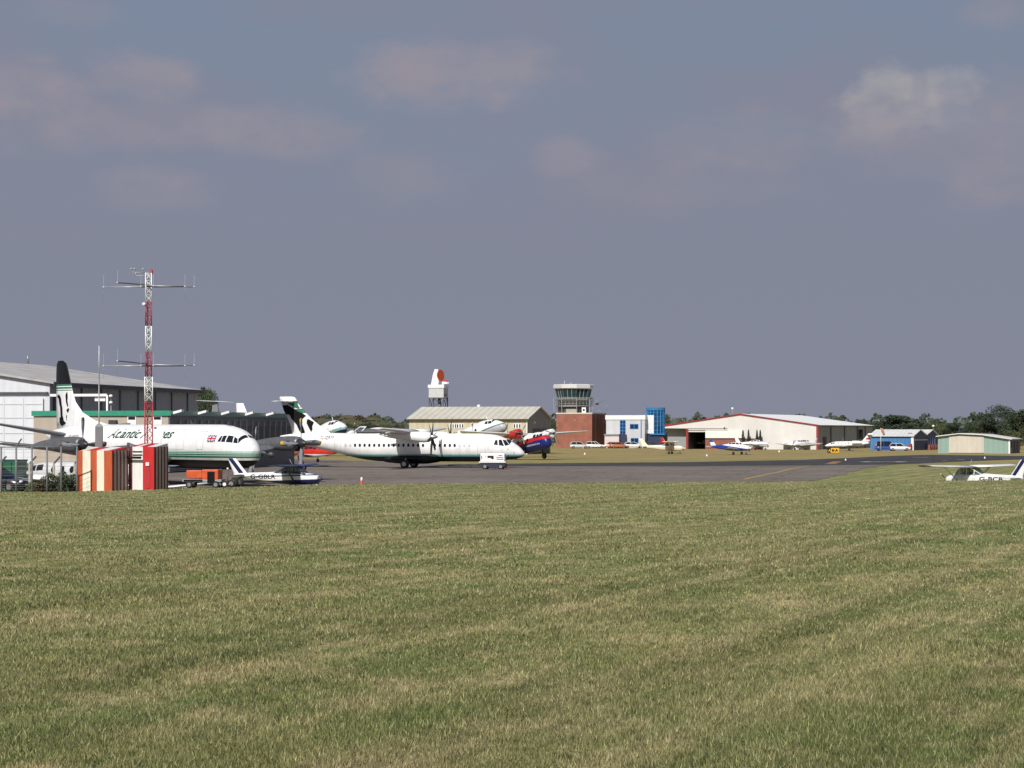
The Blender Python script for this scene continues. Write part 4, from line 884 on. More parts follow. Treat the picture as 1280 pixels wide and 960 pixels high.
def radar():
    D = 372.; x = X(548, D)
    t = thing('radar_tower', 'lattice radar tower with white cabin and white scanner with orange dish, behind the cream shed', 'radar tower', (x, D, 0), R(-15))
    s = .0 ; w = 1.32
    zt = Z(497, D); zc = Z(483, D); zd = Z(481, D)
    mb = MB()
    for sx in (-1, 1):
        for sy in (-1, 1): mb.bar((sx * w, sy * w, 0), (sx * w, sy * w, zt), .16)
    n = 4
    for k in range(n):
        z0, z1 = zt * k / n, zt * (k + 1) / n
        for s in (-1, 1):
            mb.bar((-w, s * w, z0), (w, s * w, z1), .08); mb.bar((w, s * w, z0), (-w, s * w, z1), .08)
            mb.bar((s * w, -w, z0), (s * w, w, z1), .08); mb.bar((s * w, w, z0), (s * w, -w, z1), .08)
            mb.bar((-w, s * w, z1 - .1), (w, s * w, z1 - .1), .1)
    mb.tube((.2, 0, 0), (.2, 0, zt), .3)
    mb.build('lattice_frame', mat('lattice_grey', (.1, .105, .12)), t)
    MB().box(-1.38, 1.38, -1.38, 1.38, zt, zc - .3).build('equipment_cabin', mat('cabin_grey', (.5, .51, .5)), t)
    MB().box(-1.5, 1.5, -1.5, 1.5, zc - .298, zd).build('cabin_roof', white(), t)
    h = Z(461.5, D) - zd
    MB().loft([[(-1.25, -.4, zd), (.05, -.4, zd), (.05, .6, zd), (-1.25, .6, zd)], [(-.95, -.4, zd + h * .6), (.3, -.4, zd + h * .55), (.3, .6, zd + h * .55), (-.95, .6, zd + h * .6)], [(-.6, -.35, zd + h), (.0, -.35, zd + h), (.0, .5, zd + h), (-.6, .5, zd + h)]], smooth=False).build('scanner_back', white(), t)
    rings = []
    c = Vector((.42, -.25, zd + h * .6)); ax = Vector((.93, -.36, .06)).normalized(); u = ax.orthogonal().normalized(); v = ax.cross(u)
    for r, q in ((.05, -.35), (.5, -.28), (.85, -.12), (1.05, .1), (1.0, .14)): rings.append([c + ax * q + (u * math.cos(k * .3927) + v * math.sin(k * .3927)) * r for k in range(16)])
    MB().loft(rings).build('dish', mat('dish_orange', (.5, .07, .02), .5), t)
    MB().loft([[(.7, -.2, zd + .05), (.7, .2, zd + .05), (.75, .2, zd + .55), (.75, -.2, zd + .55)], [(2.0, -.12, zd + .25), (2.0, .12, zd + .25), (1.9, .12, zd + .5), (1.9, -.12, zd + .5)]], smooth=False).build('feed_horn', white(), t)
    MB().prism([(.72, zd + .56), (1.2, zd + .95), (1.9, zd + .52), (1.85, zd + .42)], 'y', -.14, .14).build('feed_cap', mat('dish_red', (.45, .03, .04)), t)
    MB().box(1.381, 1.6, -.6, -.2, zt + .2, zt + .7).build('junction_box', darksteel(), t)
radar()

def control_tower():
    a = -15.; o, rc = frame_at(740, 473., a)
    Wd = -rc(695.3, 'x'); L = rc(757.3, 'y'); H = zat(517.5, o, a)
    t = thing('control_tower', 'airfield control tower, glazed cab with white roof on a red brick base', 'control tower', o, R(a))
    bk = brick('red_brick', (.26, .075, .045), (.3, .09, .055), (.26, .15, .11))
    MB().box(-Wd, 0, 0, L, 0, H).build('brick_base', bk, t)
    MB().box(-Wd - .1, .1, -.1, L + .1, H + .002, H + .3).build('parapet', mat('parapet_pale', (.55, .5, .42)), t)
    for p in (744, 754): y0 = rc(p, 'y'); MB().box(.002, .12, y0, y0 + .35, 1, H - .2).build('downpipe', mat('pipe_grey', (.25, .25, .26)), t)
    y0 = rc(757.2, 'y'); MB().box(.002, .9, y0 - .8, y0, zat(534, o, a, 0, L) - .4, zat(530, o, a, 0, L)).build('wall_box', mat('navy_box', (.015, .02, .05)), t)
    for p, q in ((719, 526), (704, 543), (729, 540)):
        MB().box(rc(p, 'x') - .12, rc(p, 'x') + .12, -.14, -.002, zat(q, o, a), zat(q, o, a) + .25).build('wall_lamp', mat('lamp_dull', (.35, .3, .28)), t)
    cx, cy = -Wd / 2 - 1.15, 4.2
    D = o.y + cx * math.sin(R(a)) + cy * math.cos(R(a)); k = D / F
    zz = lambda py: Z(py, D)
    def octo(hw, z, rot=R(22.5)): return [(cx + hw / math.cos(math.pi / 8) * math.cos(rot + j * math.pi / 4), cy + hw / math.cos(math.pi / 8) * math.sin(rot + j * math.pi / 4), z) for j in range(8)]
    r0, r1 = 18.4 * k, 21.6 * k
    zb, z0, z1, z2, z3 = H + .3, zz(498.5), zz(486.8), zz(486), zz(480.6)
    MB().loft([octo(3.3, zb), octo(3.3, z0)], smooth=False).build('cab_base', mat('cab_base', (.06, .06, .06)), t)
    MB().loft([octo(r0 + .35, zz(500.5)), octo(r0 + .35, z0 - .02)], smooth=False).build('balcony_floor', mat('balcony_pale', (.22, .2, .18)), t)
    MB().loft([octo(r0 + .35, zz(508.7)), octo(r0 + .35, zz(506.8))], smooth=False).build('lower_deck', mat('balcony_pale', (.22, .2, .18)), t)
    MB().loft([octo(r0 - .02, z0), octo(r1 - .15, z1)], smooth=False).build('cab_glazing', glass('cab_glass', (.015, .04, .045), .05), t)
    A, B = octo(r0, z0), octo(r1 - .1, z1 + .02)
    for j in range(8):
        MB().bar(A[j], B[j], .16).build('mullion', mat('mullion_dark', (.08, .1, .11)), t)
        a0, a1, b0, b1 = Vector(A[j]), Vector(A[(j + 1) % 8]), Vector(B[j]), Vector(B[(j + 1) % 8])
        for f in (.33, .66): MB().bar(a0.lerp(a1, f), b0.lerp(b1, f), .09).build('mullion', mat('mullion_pale', (.3, .36, .36)), t)
    MB().loft([octo(r1 + .1, z2 - .1), octo(r1 + .35, z2 + .1), octo(r1 + .35, z3 - .15), octo(r1 + .1, z3)], smooth=False).build('cab_roof', mat('cab_roof_white', (.58, .58, .57)), t)
    # sloping white corner posts and two balcony railings
    C0 = octo(r1 - .1, z1 + .1); C1 = octo(r0 + .9, zz(499)); C2 = octo(r0 + .75, zb)
    for j in range(8):
        MB().bar(C1[j], C2[j], .1).build('deck_post', mat('rail_pale', (.34, .34, .33)), t)
    for zr0, zr1 in ((zz(506.8), zz(501.5)), (zz(499), zz(497))):
        q = MB()
        for f in (0, .5, 1):
            ring = octo(r0 + .85, zr0 + (zr1 - zr0) * f)
            for j in range(8): q.bar(ring[j], ring[(j + 1) % 8], .07)
        r_ = octo(r0 + .85, zr0); s_ = octo(r0 + .85, zr1)
        for j in range(8):
            for f in (0, .25, .5, .75): q.bar(Vector(r_[j]).lerp(r_[(j + 1) % 8], f), Vector(s_[j]).lerp(s_[(j + 1) % 8], f), .05)
        q.build('railing', mat('rail_pale', (.34, .34, .33)), t)
    MB().box(rc(707, 'x'), rc(721, 'x'), .4, .9, zb, zz(511.5)).build('roof_plant', mat('plant_cream', (.36, .33, .27)), t)
    w = MB().box(rc(727, 'x'), rc(732, 'x'), .2, .6, zb, zz(509.5)).build('equipment_box', white(), t)
    MB().box(rc(728.4, 'x'), rc(730.6, 'x'), .17, .199, zz(514), zz(511.5)).build('grille', black(), w)
    for p, py in ((701.5, 476), (709.5, 478), (738, 482)):
        xx = rc(p, 'x'); MB().tube((xx, cy - 1, z3 - .1), (xx, cy - 1, zz(py)), .04).build('whip_aerial', white(), t)
    q = MB(); x0 = rc(740, 'x', (0, cy))
    for py, x1 in ((500.5, 751), (503.5, 748), (513.5, 755)): q.tube((cx + r0, cy, zz(py)), (rc(x1, 'x'), cy, zz(py)), .035)
    for p, p0, p1 in ((743, 499, 504), (753.5, 505, 514), (690, 498, 504), (694, 499, 503)): q.tube((rc(p, 'x'), cy, zz(p0)), (rc(p, 'x'), cy, zz(p1)), .035)
    q.tube((rc(688, 'x'), cy, zz(501)), (cx - r0, cy, zz(501.5)), .035)
    q.build('aerial_boom', steel(), t)
    MB().box(rc(739.5, 'x'), rc(743, 'x'), cy - .3, cy + .3, zz(506), zz(504.2)).build('loudspeaker', black(), t)
control_tower()

def blue_offices():
    a = -15.; o, rc = frame_at(806, 470., a)
    Wd = -rc(757.6, 'x'); H = zat(519, o, a)
    t = thing('airfield_offices', 'white clad two storey offices with bright blue windows beside the brick tower', 'office building', o, R(a))
    wm = sheet('white_cladding', (.5, .51, .53), 'X', 2.2, .03, dirt=.1)
    zz = lambda py, px: zat(py, o, a, rc(px, 'x'))
    MB().box(-Wd, 0, 0, 12, 0, H - 1.).build('wall', wm, t)
    MB().box(-Wd - .15, .15, -.15, 12.1, H - .998, H).build('fascia', mat('fascia_white', (.75, .74, .72)), t)
    bf = mat('bright_blue', (.03, .14, .36), .4)
    for p0, p1, q0, q1, n, m in ((775, 782, 525.5, 542.5, 2, 4), (787.5, 798, 530, 536, 2, 1), (788.5, 798, 547.5, 553.5, 2, 1)):
        x0, x1 = rc(p0, 'x'), rc(p1, 'x'); z0, z1 = zz(q1, p0), zz(q0, p0)
        f = MB().box(x0, x1, -.1, -.002, z0, z1).build('window', bf, t)
        for i in range(n):
            for j in range(m):
                w, h = (x1 - x0) / n, (z1 - z0) / m
                MB().box(x0 + i * w + .1, x0 + (i + 1) * w - .1, -.12, -.101, z0 + j * h + .1, z0 + (j + 1) * h - .14).build('pane', glass('blue_pane', (.01, .03, .08), .06), f)
    MB().box(-Wd + .1, rc(776, 'x'), -2., -.002, 0, zz(544.5, 757)).build('porch', mat('pink_white', (.6, .54, .53)), t)
    MB().box(-Wd, rc(776.2, 'x'), -2.2, -.003, zz(544.4, 757), zz(542.5, 757)).build('porch_roof', mat('porch_grey', (.25, .24, .24)), t)
    MB().box(rc(777, 'x'), rc(783.5, 'x'), -1.2, -.102, 0, zz(543, 777)).build('entrance', mat('entrance_navy', (.025, .03, .07)), t)
    MB().box(rc(801, 'x'), rc(802, 'x'), -.1, -.003, .5, H - 1.).build('downpipe', bf, t)
    # round blue glazed stair tower at the right
    t2 = thing('glazed_tower', 'round bright blue glazed stair tower at the right end of the white offices', 'stair tower', (X(819.5, 474), 474, 0), R(a))
    r = 11.3 / F * 474; zt, zb = Z(510, 474), Z(543.5, 474)
    bl = mat('blue_frame', (.03, .17, .37), .4)
    def ring(rr, z, n=16): return [(rr * math.cos(2 * math.pi * j / n), rr * math.sin(2 * math.pi * j / n), z) for j in range(n)]
    MB().loft([ring(r - .06, zb), ring(r - .06, zt)], smooth=False).build('glazing', glass('tower_glass', (.01, .05, .12), .06), t2)
    q = MB()
    for j in range(16):
        p = ring(r, 0)[j]; q.bar((p[0], p[1], zb), (p[0], p[1], zt), .22)
    for i in range(7):
        z = zb + (zt - zb) * i / 6
        for j in range(16): q.bar(ring(r, z)[j], ring(r, z)[(j + 1) % 16], .14)
    q.build('glazing_bars', bl, t2)
    MB().loft([ring(r + .15, zt - .55), ring(r + .15, zt + .1)], smooth=False).build('blue_rim', bl, t2)
    MB().box(-3.0, 2.2, -2.3, 2.5, 0, zb - .02).build('base_block', mat('navy_block', (.02, .03, .07)), t2)
    MB().box(-.9, 2.6, -2.7, 2.6, zb - .018, zb + .28).build('canopy', bl, t2)
    MB().box(-2.85, -.0, -2.18, -1.6, zb + .3, Z(519, 474)).build('white_pier', mat('pier_white', (.7, .7, .7)), t2)
blue_offices()

def white_hangar():
    a = -22.; D0 = 433.; o, rc = frame_at(1022.5, D0, a)
    Wd = -rc(831, 'x'); L = rc(1090, 'y'); H = zat(532.2, o, a); Hr = zat(518.3, o, a, -Wd / 2)
    t = thing('wide_hangar', 'wide low white hangar with red edged roof and open bay at its left', 'hangar', o, R(a))
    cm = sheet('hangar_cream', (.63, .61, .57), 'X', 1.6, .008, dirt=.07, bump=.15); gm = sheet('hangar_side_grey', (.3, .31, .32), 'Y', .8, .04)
    red = mat('red_trim', (.3, .025, .025), .5)
    hz = lambda x: H + (Hr - H) * (1 - abs(x + Wd / 2) / (Wd / 2))
    x1, x2, x3 = rc(860.5, 'x'), rc(882, 'x'), rc(930, 'x')
    zo = zat(540, o, a, x1)
    MB().prism([(x2, 0), (-.3, 0), (-.3, hz(-.3)), (-Wd / 2, Hr), (-Wd, H), (-Wd, H - .5), (x1, H - .55), (x1, zo), (x2, zo)], 'y', 0, .3).build('front_wall', cm, t)
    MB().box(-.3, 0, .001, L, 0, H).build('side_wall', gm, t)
    MB().box(-Wd, x1 - .2, 2., 2.2, 0, H - .1).build('recessed_wall', mat('recess_grey', (.27, .28, .28)), t)
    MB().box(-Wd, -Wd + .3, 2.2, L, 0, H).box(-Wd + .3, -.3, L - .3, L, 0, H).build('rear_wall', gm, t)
    MB().box(x1 - .2, x1, .302, 12, 0, H).box(x1, x2 + 3, 11.7, 12, 0, H).box(x2 + 3, x2 + 3.2, .302, 12, 0, H).build('bay_lining', mat('bay_dark', (.05, .05, .055)), t)
    MB().box(x1 - .5, x1 - .05, -.1, -.002, 0, H - .6).build('corner_post', red, t); MB().box(-.35, .1, -.12, -.002, 0, H - .1).build('corner_post', red, t)
    rm = sheet('white_roof', (.8, .8, .79), 'Y', 1., .04, dirt=.08)
    for s in (0, 1):
        xa, xb = (-Wd / 2, .5) if s else (-Wd - .1, -Wd / 2)
        MB().prism([(xa, hz(xa) + .03), (xb, hz(xb) + .03), (xb, hz(xb) + .22), (xa, hz(xa) + .22)], 'y', .02, L + .3).build('roof', rm, t)
        MB().prism([(xa, hz(xa) + .05), (xb, hz(xb) + .05), (xb, hz(xb) + .235), (xa, hz(xa) + .235)], 'y', -.3, -.003).build('red_verge', red, t)
    # sliding door stood open, brick plinth
    MB().box(x2 + .05, x3, -.35, -.1, zat(547.5, o, a, x2), zat(538, o, a, x2)).build('raised_door', mat('door_white', (.75, .73, .68)), t)
    MB().box(x1, rc(910, 'x'), -.42, -.36, zat(536.3, o, a, x2), zat(535.5, o, a, x2)).build('door_track', mat('track_dark', (.06, .05, .05)), t)
    bk = brick('plinth_brick', (.24, .06, .045), (.28, .075, .05), (.2, .14, .12))
    MB().box(x2, rc(952, 'x'), -.25, -.003, 0, zat(549.2, o, a, x3)).build('brick_plinth', bk, t)
    MB().box(x2, rc(952, 'x'), -.3, -.004, zat(549.1, o, a, x3), zat(548, o, a, x3)).build('plinth_cap', mat('plinth_dark', (.09, .03, .03)), t)
    for p in (1038, 1055, 1071, 1081): y0 = rc(p, 'y'); MB().box(.002, .15, y0, y0 + .5, 0, H - .1).build('pilaster', mat('pilaster_dark', (.07, .07, .08)), t)
    y0, y1 = rc(1028.5, 'y'), rc(1032.5, 'y'); MB().box(.002, .1, y0, y1, 0, 2.6).build('side_door', mat('maroon_door', (.06, .012, .02)), t)
    y0, y1 = rc(1073, 'y'), rc(1078, 'y'); MB().box(.002, .1, y0, y1, 2.0, 4.2).build('side_window', pane(), t)
    MB().box(.51, .62, 0, L, H - .1, H + .1).build('gutter', mat('dark_gutter', (.07, .065, .06)), t)
    MB().box(rc(905, 'x'), rc(906.5, 'x'), -.2, -.003, zat(536, o, a, x3), zat(534, o, a, x3)).build('wall_lamp', darksteel(), t)
    xx = rc(915.5, 'x', (0, 6)); l = MB().tube((xx, 6, 6.6), (xx, 6, zat(511.5, o, a, xx, 6)), .05).build('lamp_pole', steel(), t)
    MB().ball((xx, 6, zat(510.5, o, a, xx, 6)), .24).build('lamp_globe', mat('lamp_white', (.8, .8, .8), .3), l)
    # clipped conifers before the wall
    cj = []
    for k, (p, top) in enumerate(((928.6, 537.3), (935.6, 537), (946.2, 537.5), (950.3, 537.3))):
        x = rc(p, 'x', (0, -1.6)); w = o + Vector((math.cos(R(a)), math.sin(R(a)), 0)) * x + Vector((-math.sin(R(a)), math.cos(R(a)), 0)) * -1.6
        cj.append((w, top))
    return cj
CONIFERS = white_hangar()

def blue_hangar():
    a = -25.; o, rc = frame_at(1141.5, DG(563), a)
    Wd = -rc(1088, 'x'); L = rc(1172.3, 'y'); H = zat(545, o, a); Hr = zat(537.8, o, a, 0, 5)
    t = thing('blue_hangar', 'bright blue hangar with white roof and dark blue twin gabled end', 'hangar', o, R(a))
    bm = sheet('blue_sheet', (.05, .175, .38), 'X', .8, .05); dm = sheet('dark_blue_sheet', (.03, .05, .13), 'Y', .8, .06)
    hl = rc(1157.5, 'y')
    MB().box(-Wd, -.2, 0, .2, 0, H).build('front_wall', bm, t)
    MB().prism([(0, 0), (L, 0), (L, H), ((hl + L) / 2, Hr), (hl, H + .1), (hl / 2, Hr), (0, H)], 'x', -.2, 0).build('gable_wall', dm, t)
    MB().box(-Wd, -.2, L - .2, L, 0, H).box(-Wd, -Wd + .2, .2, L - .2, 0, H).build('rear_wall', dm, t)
    rm = sheet('pale_roof', (.6, .61, .6), 'X', 1., .05, dirt=.12)
    for ya, za, yb, zb in ((-.4, H - .12, hl / 2, Hr), (hl / 2, Hr, hl, H + .1), (hl, H + .1, (hl + L) / 2, Hr), ((hl + L) / 2, Hr, L + .4, H - .1)):
        MB().prism([(ya, za + .02), (yb, zb + .02), (yb, zb + .17), (ya, za + .17)], 'x', -Wd - .3, .25).build('roof', rm, t)
    MB().box(.002, .1, -.1, .35, 0, H).build('corner_trim', white(), t)
    MB().box(-.4, .0, -.08, -.002, 0, H - .1).build('corner_trim', white(), t)
    MB().box(.002, .25, rc(1143, 'y'), rc(1158, 'y'), 2.0, 2.15).build('door_track', mat('track_pale', (.5, .5, .5)), t)
    for k in range(4): y0 = rc(1159 + 3 * k, 'y'); MB().box(.002, .12, y0, y0 + .6, .2, 2.9).build('window_strip', mat('strip_blue', (.12, .16, .28)), t)
    for p in (1132.5,): MB().box(rc(p, 'x'), rc(p + 5, 'x'), 1.4, 2.6, H + .55, H + .62).build('roof_light', mat('rooflight', (.2, .2, .2)), t)
    MB().box(rc(1138, 'x'), rc(1141, 'x'), -1.6, -.5, 0, 1.3).build('red_store', mat('store_red', (.3, .06, .04)), t)
    q = MB()
    for k in range(6): y0 = rc(1157 + 2.4 * k, 'y'); q.box(.5, .9, y0, y0 + 1., 0, 1.1)
    q.build('crate_row', mat('crate_red', (.28, .07, .05)), t)
    return t
blue_hangar()
def green_hangar():
    a = -22.; o, rc = frame_at(1262.5, 359., a)
    Wd = -rc(1172.5, 'x'); L = 11.5
    t = thing('green_hangar', 'low pale green hangar with beige centre doors and shallow white roof', 'hangar', o, R(a))
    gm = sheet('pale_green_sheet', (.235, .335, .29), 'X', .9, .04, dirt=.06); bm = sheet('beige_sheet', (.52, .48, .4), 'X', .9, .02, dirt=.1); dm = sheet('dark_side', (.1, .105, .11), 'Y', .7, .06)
    zz = lambda py, px: zat(py, o, a, rc(px, 'x'))
    pr = [(1172.5, 545.7), (1199, 542.6), (1228, 544), (1262.5, 549.2)]
    prof = [(rc(p, 'x'), zz(q, p)) for p, q in pr]
    MB().prism([(-Wd, 0), (0, 0)] + prof[::-1], 'y', 0, .2).build('front_wall', gm, t)
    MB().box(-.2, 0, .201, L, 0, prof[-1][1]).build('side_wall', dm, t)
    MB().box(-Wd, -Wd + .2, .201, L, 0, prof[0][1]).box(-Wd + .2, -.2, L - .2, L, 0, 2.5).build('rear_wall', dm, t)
    rm = sheet('pale_roof_two', (.62, .63, .6), 'Y', 1., .05, dirt=.1)
    pr2 = [(prof[0][0] - .3, prof[0][1] - .05)] + prof[1:-1] + [(.35, prof[-1][1] - .05)]
    for (xa, za), (xb, zb) in zip(pr2, pr2[1:]):
        MB().prism([(xa, za + .01), (xb, zb + .01), (xb, zb + .16), (xa, za + .16)], 'y', -.5, L + .3).build('roof', rm, t)
    x0, x1 = rc(1186.5, 'x'), rc(1230, 'x')
    MB().prism([(x0, .1), (x1, .1), (x1, zz(545.6, 1230)), (prof[1][0], prof[1][1] - .25), (x0, zz(545.4, 1186))], 'y', -.12, -.002).build('hangar_door', bm, t)
    MB().box(-.25, .02, -.06, -.003, 0, prof[-1][1] - .1).build('corner_trim', white(), t)
    for k in range(3): MB().box(.002, .1, 1.2 + 3.4 * k, 3.2 + 3.4 * k, .2, 2.1).build('side_panel', mat('side_panel', (.05, .05, .055)), t)
green_hangar()
def low_shed():
    D = 372.
    t = thing('low_shed', 'long low grey shed with white roof frame, seen over the turboprop fuselage', 'shed', (X(428, D), D, 0), R(-6))
    W2 = X(511, D) - X(428, D)
    MB().box(0, W2, 0, 8, 0, Z(540.5, D)).build('wall', mat('shed_grey', (.12, .125, .13)), t)
    MB().prism([(-.3, Z(540.4, D)), (4, Z(535.5, D)), (8.3, Z(540.4, D))], 'x', -.2, W2 + .2).build('roof', sheet('shed_roof', (.13, .13, .135), 'X', 1., .08), t)
    MB().bar((1.6, -.4, Z(543, D)), (2.6, 3.8, Z(533.5, D)), .2).bar((3.2, -.4, Z(543, D)), (3.6, 3.8, Z(533.5, D)), .2).bar((2.6, 3.8, Z(533.5, D)), (3.6, 3.8, Z(533.5, D)), .2).build('roof_frame', white(), t)
low_shed()
# ------------------------------------------------------------------ left foreground: huts, mast, fence
ORG, CRM, DRED = (.44, .078, .022), (.7, .67, .54), (.5, .02, .02)
def hut(label, px, D, a, pl, pr, ptop, pbase, fronts, n_side, side_cols, roof_cols):
    o, rc = frame_at(px, D, a); z0 = Z(pbase, D); o = Vector((o.x, o.y, z0))
    Wd = -rc(pl, 'x'); L = rc(pr, 'y'); H = Z(ptop, D) - z0
    t = thing('equipment_hut', label, 'hut', o, R(a), 'striped equipment huts')
    cols = {'o': mat('hut_orange', ORG, .6, var=.22, stretch=(2, 2, .3)), 'w': mat('hut_cream', CRM, .6, var=.14, stretch=(2, 2, .3)), 'r': mat('hut_red', DRED, .5, var=.2, stretch=(2, 2, .3)), 'p': mat('hut_white', (.74, .72, .7), .55, var=.12, stretch=(2, 2, .3)), 'd': mat('hut_maroon_and_shaded_orange', (.14, .02, .022), .6, var=.2), 'g': mat('hut_shaded_white', (.4, .385, .37), .6, var=.2, stretch=(2, 2, .3))}
    keys = list(cols); ms = [cols[k] for k in keys]
    fr = MB()
    for p0, p1, c in fronts: fr.box(rc(p0, 'x') + .004, rc(p1, 'x'), 0, .06, -.6, H, keys.index(c))
    fr.build('front_wall', ms, t)
    sd = MB(); w = (L - .07) / n_side  # side stripes in maroon and grey: orange and white with shade coloured in
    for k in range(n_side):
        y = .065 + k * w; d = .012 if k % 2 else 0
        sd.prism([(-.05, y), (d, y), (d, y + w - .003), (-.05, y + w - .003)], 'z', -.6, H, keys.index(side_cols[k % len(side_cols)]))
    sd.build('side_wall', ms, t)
    MB().box(-Wd, -.051, L - .06, L, -.6, H).box(-Wd, -Wd + .05, .061, L - .061, -.6, H).build('rear_wall', cols['w'], t)
    rf = MB(); n = len(roof_cols); ww = Wd / n
    for k in range(n): rf.prism([(.065, H - .02), (L - .06, H + .2), (L - .06, H - .06), (.065, H - .06)], 'x', -Wd + .05 + k * ww * .97, -Wd + .05 + (k + 1) * ww * .97, keys.index(roof_cols[k]))
    rf.build('roof', ms, t)
    return t, rc, H
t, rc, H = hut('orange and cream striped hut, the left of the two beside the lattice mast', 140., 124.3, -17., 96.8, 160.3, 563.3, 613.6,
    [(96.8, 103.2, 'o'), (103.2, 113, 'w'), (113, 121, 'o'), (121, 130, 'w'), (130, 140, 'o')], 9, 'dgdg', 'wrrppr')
t, rc, H = hut('red and white hut with ribbed shade-coloured side, right of the orange striped hut', 192.5, 126., -17., 160.8, 210.3, 558.5, 611.2,
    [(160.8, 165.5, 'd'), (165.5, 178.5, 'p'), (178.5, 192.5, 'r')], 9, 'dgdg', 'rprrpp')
MB().box(rc(183, 'x'), rc(187, 'x'), -.1, -.002, H * .55, H * .63).build('meter_box', white(), t)
MB().box(rc(182.5, 'x'), rc(187.5, 'x'), -.03, -.001, .05, H * .53).build('hut_door', mat('hut_red_door', (.4, .03, .04), .5), t)
MB().box(rc(166, 'x'), rc(178, 'x'), -.06, -.002, H * .88, H * .9).box(rc(166, 'x'), rc(178, 'x'), -.06, -.002, H * .8, H * .82).build('wall_bracket', darksteel(), t)
MB().tube((rc(148, 'x'), -.25, H * .75), (rc(178.5, 'x'), -.25, H * .74), .07).box(rc(149, 'x'), rc(157, 'x'), -.35, -.15, H * .7, H * .98).build('cable_duct', black(), t)

def mast():
    D = 128.; x = X(185.3, D); zb = gz(x, D)
    t = thing('lattice_mast', 'tall red and white lattice mast with cross arm aerials behind the striped huts', 'aerial mast', (x, D, zb), R(20))
    wm, rm_ = mat('mast_white', (.75, .75, .74), .45), mat('mast_red', (.36, .03, .045), .45)
    edges = [(341, wm), (377.5, rm_), (407.5, wm), (439.5, rm_), (471, wm), (502.5, rm_), (563, wm), (572, rm_)]
    zt = [Z(e[0], D) - zb for e in edges] + [0.]
    for k, (p, m) in enumerate(edges):
        z1, z0 = zt[k], zt[k + 1]; z1 -= .003
        w = .165 if p < 455 else .22
        q = MB()
        c3 = [(w * 1.25 * math.cos(R(90 + 120 * j)), w * 1.25 * math.sin(R(90 + 120 * j))) for j in range(3)]
        for j in range(3): q.tube((c3[j][0], c3[j][1], z0), (c3[j][0], c3[j][1], z1), .034, n=6)
        n = max(1, round((z1 - z0) / .5))
        for i in range(n):
            a0, a1 = z0 + (z1 - z0) * i / n, z0 + (z1 - z0) * (i + 1) / n
            for j in range(3):
                A, B = c3[j], c3[(j + 1) % 3]
                q.tube((A[0], A[1], a0), (B[0], B[1], a1), .017, n=4); q.tube((B[0], B[1], a0), (A[0], A[1], a1), .014, n=4); q.tube((A[0], A[1], a1 - .02), (B[0], B[1], a1 - .02), .015, n=4)
        q.build('mast_section', m, t)
    g, dk = mat('boom_grey', (.4, .4, .42), .4, .3), darksteel()
    for py in (358.5, 457.3):
        z = Z(py, D) - zb
        for ang, ln, m in ((20, 2.85, g), (172, 2.85, g), (150, 2.45, dk), (-5, 2.3, dk), (-62, 1.0, dk), (200, .45, dk)):
            d = Vector((math.cos(R(ang - 20)), math.sin(R(ang - 20)), 0))
            if ang in (150, 172): zz = z + .12 * (ang == 150)
            else: zz = z + (.06 if ang == 20 else 0)
            e = d * ln + Vector((0, 0, zz + (.22 if m is dk and ln > 2 and ang == 150 else 0)))
            b = MB().tube((0, 0, zz), e, .045, .035, n=6).build('cross_arm', m, t)
            MB().tube(e + Vector((0, 0, -.75)), e + Vector((0, 0, .75)), .007, n=4).ball(e, .07).build('dipole', mat('dipole_grey', (.45, .45, .47), .4), b)
    q = MB(); z = Z(345, D) - zb
    q.tube((0, 0, z), (-.75, .1, z), .03).tube((-.75, .1, z), (-.75, .1, z + .22), .03).tube((-.15, .1, z + .2), (-1.05, .15, z + .22), .025)
    for dx in (-1.02, -.82, -.3): q.tube((dx, .12, z + .2), (dx, .12, z + .42), .02).ball((dx, .12, z + .42), .075)
    q.build('wind_instrument', mat('instrument_grey', (.35, .35, .36), .4), t)
    MB().tube((.2, 0, Z(343, D) - zb), (.2, 0, Z(337, D) - zb), .09).build('warning_lamp', mat('lamp_red_glass', (.35, .03, .05), .2), t)
    MB().ball((-.28, -.1, Z(380.5, D) - zb), .12).build('lamp_globe', white(), t)
mast()
def whip():
    D = 123.; x = X(107, D); z = gz(x, D)
    t = thing('whip_aerial', 'thin tall whip aerial on a grey pole behind the orange striped hut', 'aerial', (x, D + 4, gz(x, D + 4)), 0)
    k = (D + 4)
    MB().tube((0, 0, 0), (0, 0, Z(463, k) - gz(x, k)), .05, .04).build('pole', steel(), t)
    MB().tube((0, 0, Z(463, k) - gz(x, k)), (0, 0, Z(432, k) - gz(x, k)), .03, .016).build('whip', white(), t)
    MB().loft([[(-.22, -.1, 2.2), (.22, -.1, 2.2), (.22, .1, 2.2), (-.22, .1, 2.2)], [(-.22, -.1, 3.9), (.22, -.1, 3.9), (.22, .1, 3.9), (-.22, .1, 3.9)], [(-.1, -.05, 4.1), (.1, -.05, 4.1), (.1, .05, 4.1), (-.1, .05, 4.1)]], smooth=False).build('junction_box', mat('box_grey', (.16, .16, .17), .5), t)
whip()
